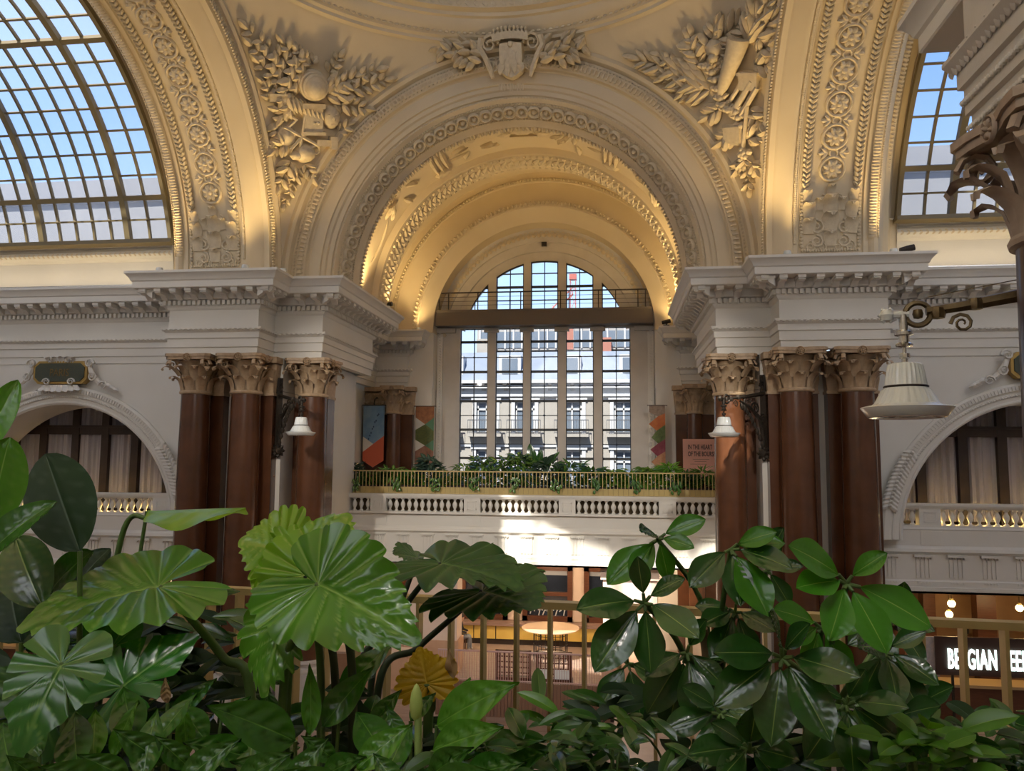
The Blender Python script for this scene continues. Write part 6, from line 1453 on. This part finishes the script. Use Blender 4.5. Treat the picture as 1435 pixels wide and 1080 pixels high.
lily('broad ribbed peace lily filling the ground before the monstera stalks', 120, 1.4, [
 ('spath', (150,1100,1.3), (60,1070,1.22), (.1,-1,.8), .12), ('spath', (250,1100,1.28), (330,1030,1.3), (-.1,-1,.7), .12), ('spath', (200,1090,1.4), (215,985,1.48), (.1,-1,.45), .10), ('spath', (110,1080,1.45), (95,985,1.55), (.2,-1,.4), .09),
 ('spath', (20,1090,1.4), (-10,1000,1.5), (.3,-1,.4), .10), ('spath', (330,1100,1.3), (400,1050,1.28), (-.1,-1,.8), .11), ('spath', (290,1040,1.6), (245,980,1.66), (.3,-1,.4), .09), ('spath', (350,1090,1.45), (352,1000,1.55), (.1,-1,.45), .09),
 ('spathb', (160,1060,1.55), (185,975,1.62), (-.3,-1,.3), .06), ('spath', (55,1060,1.6), (45,1000,1.65), (.2,-1,.4), .09)])
lily('broad ribbed peace lily filling the ground below the striped leaves', 470, 1.35, [
 ('spath', (400,1110,1.25), (455,1030,1.28), (-.1,-1,.6), .12), ('spath', (560,1105,1.25), (520,1050,1.28), (.1,-1,.7), .11), ('spath', (600,1110,1.25), (680,1075,1.2), (0,-1,.8), .10), ('spath', (480,1110,1.22), (400,1075,1.18), (.1,-1,.85), .10),
 ('spath', (540,1090,1.45), (575,1000,1.55), (-.2,-1,.4), .09), ('spath', (640,1110,1.3), (630,1050,1.35), (.1,-1,.5), .09)])
# ---- umbrella trees (schefflera)
def umbrella(t, c, tips, via, m='schef', W=.09, dd=.0, seed=0):
    C = pt(*c); rr = random.Random(seed)
    for k, tp in enumerate(tips):
        x, y = tp[0], tp[1]; mm = tp[2] if len(tp) > 2 and tp[2] else m; w = (tp[3] if len(tp) > 3 else 1.0)*W
        T = pt(x, y, c[2]-.06+rr.uniform(-.05,.05)+dd)
        B = C+(T-C)*.16+Vector((0,0,.006)); w = min(w, .54*(T-B).length)
        vdir = (T-C).normalized(); hint = (Vector((0,-1,.75))-Vector((vdir.x,0,0))*.15+Vector((rr.uniform(-.25,.25),0,rr.uniform(-.1,.3))))
        add_leaf(t, strip_leaf((T-B).length, w, 'obovate', seed=seed*20+k, nv=9, rib=.006, fold=.12, droop=.13, wave=.02), LM[mm], B, T, hint)
        stalk(t, [C, B], .0045, .0035, stemg, 'leaf_stalk')
    stalk(t, [pt(*p) for p in via]+[C], .008, .006, stemg, 'branch')
u1 = plant('umbrella tree with dark leaf fans reaching up beside the sunlit column', 985, 2.1, name='umbrella_tree')
R1 = (1000,1010,2.15)
stalk(u1, [root_pt(1000,2.15), pt(995,980,2.15), pt(985,880,2.1)], .018, .012, stemw, 'trunk')
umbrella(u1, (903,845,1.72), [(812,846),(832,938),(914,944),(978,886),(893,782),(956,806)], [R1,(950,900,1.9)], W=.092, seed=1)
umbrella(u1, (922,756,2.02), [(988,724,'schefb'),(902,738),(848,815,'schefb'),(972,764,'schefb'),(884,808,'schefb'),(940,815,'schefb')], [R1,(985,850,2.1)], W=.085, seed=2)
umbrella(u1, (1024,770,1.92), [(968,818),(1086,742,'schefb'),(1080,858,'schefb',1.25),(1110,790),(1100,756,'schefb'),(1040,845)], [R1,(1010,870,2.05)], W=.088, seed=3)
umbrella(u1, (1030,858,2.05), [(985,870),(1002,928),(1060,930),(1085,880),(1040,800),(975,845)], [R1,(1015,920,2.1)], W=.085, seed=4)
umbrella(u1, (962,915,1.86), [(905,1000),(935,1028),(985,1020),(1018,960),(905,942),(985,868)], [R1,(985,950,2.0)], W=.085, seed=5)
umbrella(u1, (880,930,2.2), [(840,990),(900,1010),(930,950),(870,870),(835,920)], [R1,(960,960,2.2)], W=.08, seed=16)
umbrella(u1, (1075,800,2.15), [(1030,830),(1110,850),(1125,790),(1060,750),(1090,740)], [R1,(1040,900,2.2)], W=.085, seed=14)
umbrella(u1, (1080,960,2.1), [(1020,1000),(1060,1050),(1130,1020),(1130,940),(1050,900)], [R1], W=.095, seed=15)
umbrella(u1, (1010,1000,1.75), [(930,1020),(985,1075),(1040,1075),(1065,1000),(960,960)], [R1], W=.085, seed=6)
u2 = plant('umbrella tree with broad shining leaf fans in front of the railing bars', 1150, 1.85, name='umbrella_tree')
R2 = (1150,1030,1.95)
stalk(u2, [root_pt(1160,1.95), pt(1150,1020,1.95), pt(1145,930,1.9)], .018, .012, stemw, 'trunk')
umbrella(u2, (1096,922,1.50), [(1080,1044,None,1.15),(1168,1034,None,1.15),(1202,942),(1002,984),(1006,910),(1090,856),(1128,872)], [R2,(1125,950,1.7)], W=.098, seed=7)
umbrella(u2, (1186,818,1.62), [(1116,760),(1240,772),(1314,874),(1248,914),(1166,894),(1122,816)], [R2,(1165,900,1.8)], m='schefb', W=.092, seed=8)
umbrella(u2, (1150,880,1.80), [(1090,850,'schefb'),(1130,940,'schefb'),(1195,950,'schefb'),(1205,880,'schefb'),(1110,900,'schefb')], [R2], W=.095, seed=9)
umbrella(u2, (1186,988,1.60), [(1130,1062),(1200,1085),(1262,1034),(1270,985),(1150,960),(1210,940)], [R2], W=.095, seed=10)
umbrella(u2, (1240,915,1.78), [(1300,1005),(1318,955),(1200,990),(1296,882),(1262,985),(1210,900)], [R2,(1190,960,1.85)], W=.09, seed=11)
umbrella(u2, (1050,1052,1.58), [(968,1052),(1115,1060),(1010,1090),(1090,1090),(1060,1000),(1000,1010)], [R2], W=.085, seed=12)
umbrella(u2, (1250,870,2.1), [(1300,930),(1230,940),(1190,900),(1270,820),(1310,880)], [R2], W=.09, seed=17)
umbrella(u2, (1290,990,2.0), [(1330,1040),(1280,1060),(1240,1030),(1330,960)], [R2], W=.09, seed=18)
umbrella(u2, (1255,1010,1.75), [(1332,1030),(1300,1070),(1240,1080),(1310,985),(1215,1020)], [R2], W=.085, seed=13)

# ---- low shrubs
def shrub(label, px, py, d, n, spread, L, W, m, m2, seed, up=.6):
    t = plant(label, px, d, name='leafy_shrub'); rr = random.Random(seed); C = pt(px, py, d)
    me = [strip_leaf(L, W, 'ellipse', nl=8, nw=2, nv=6, seed=seed+q, droop=.25, fold=.25).mesh('leaf', 0) for q in range(3)]
    for q in me: q.polygons.foreach_set('use_smooth', [True]*len(q.polygons))
    ma = [q.copy() for q in me]
    for q in me: q.materials.append(LM[m])
    for q in ma: q.materials.append(LM[m2])
    for s_ in range(5):
        E_ = C+Vector((rr.uniform(-1,1)*spread, rr.uniform(-.3,.3)*spread, rr.uniform(.2,1)*spread*up)); stalk(t, [root_pt(px, d), C+(E_-C)*.2-Vector((0,0,.05)), E_], .004, .002, stemg, 'stem')
    for k in range(n):
        o = C+Vector((rr.uniform(-1,1)*spread, rr.uniform(-.5,.5)*spread, rr.uniform(-1.1,1)*spread*up))
        a = rr.uniform(0, 2*PI); dr = Vector((cos(a), sin(a)*.7-.25, rr.uniform(-.2,.75))).normalized(); h = Vector((rr.uniform(-.3,.3), -.6, 1)); h = (h-dr*h.dot(dr)).normalized()
        f = obj('leaf', (ma if rr.random() < .25 else me)[k % 3], None, t); s = rr.uniform(.7,1.25); f.matrix_basis = frame_m(o-t.location, dr, h.cross(dr), h) @ Matrix.Scale(s, 4)
    return t
shrub('low shrub of small pointed leaves before the middle railing bars', 740, 1078, 1.75, 60, .13, .075, .027, 'shrub', 'shrubb', 41)
shrub('taller sprouting shrub with upright tips before the railing bars', 812, 1050, 1.85, 55, .10, .085, .028, 'shrub', 'shrubb', 42, 1.0)
shrub('dense dark shrub under the umbrella tree fans', 862, 1090, 1.65, 60, .13, .07, .025, 'schef', 'shrub', 43)
shrub('low dark shrub at the foot of the bright peace lily', 690, 1095, 1.5, 50, .13, .065, .03, 'schef', 'shrub', 44)
shrub('bright yellow green shrub at the foot of the shining umbrella tree', 1290, 1075, 1.55, 50, .10, .08, .038, 'shrubb', 'shrubb', 45)
shrub('small leaved shrub below the beer sign letters', 1375, 1055, 1.85, 60, .10, .06, .028, 'shrub', 'schef', 46)
shrub('low shrub beside the last railing bars', 1435, 1090, 1.6, 50, .11, .065, .03, 'schef', 'shrub', 47)
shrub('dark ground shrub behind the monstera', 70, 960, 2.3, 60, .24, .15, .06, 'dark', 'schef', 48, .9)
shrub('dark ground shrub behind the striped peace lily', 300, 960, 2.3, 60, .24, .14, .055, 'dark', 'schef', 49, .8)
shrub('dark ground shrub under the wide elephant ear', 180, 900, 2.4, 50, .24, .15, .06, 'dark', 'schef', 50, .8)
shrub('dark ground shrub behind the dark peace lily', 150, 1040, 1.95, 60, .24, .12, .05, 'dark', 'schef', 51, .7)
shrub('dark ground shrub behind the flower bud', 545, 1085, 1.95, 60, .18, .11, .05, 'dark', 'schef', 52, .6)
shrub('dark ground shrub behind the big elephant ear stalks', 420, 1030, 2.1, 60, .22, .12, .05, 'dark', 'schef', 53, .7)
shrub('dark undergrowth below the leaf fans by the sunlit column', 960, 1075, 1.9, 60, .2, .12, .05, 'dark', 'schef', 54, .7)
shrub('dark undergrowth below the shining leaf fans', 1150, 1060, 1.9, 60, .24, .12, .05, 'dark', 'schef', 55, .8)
shrub('leafy shrub in the planter past the paddle leaves', -220, 960, 2.2, 60, .26, .16, .065, 'schef', 'spath', 60, .8)
shrub('broad shrub further along the planter past the paddle leaves', -620, 980, 2.2, 60, .28, .16, .07, 'spath', 'schef', 61, .8)
shrub('leafy shrub in the planter past the beer sign', 1640, 1050, 2.1, 60, .22, .14, .055, 'schef', 'shrub', 62, .7)
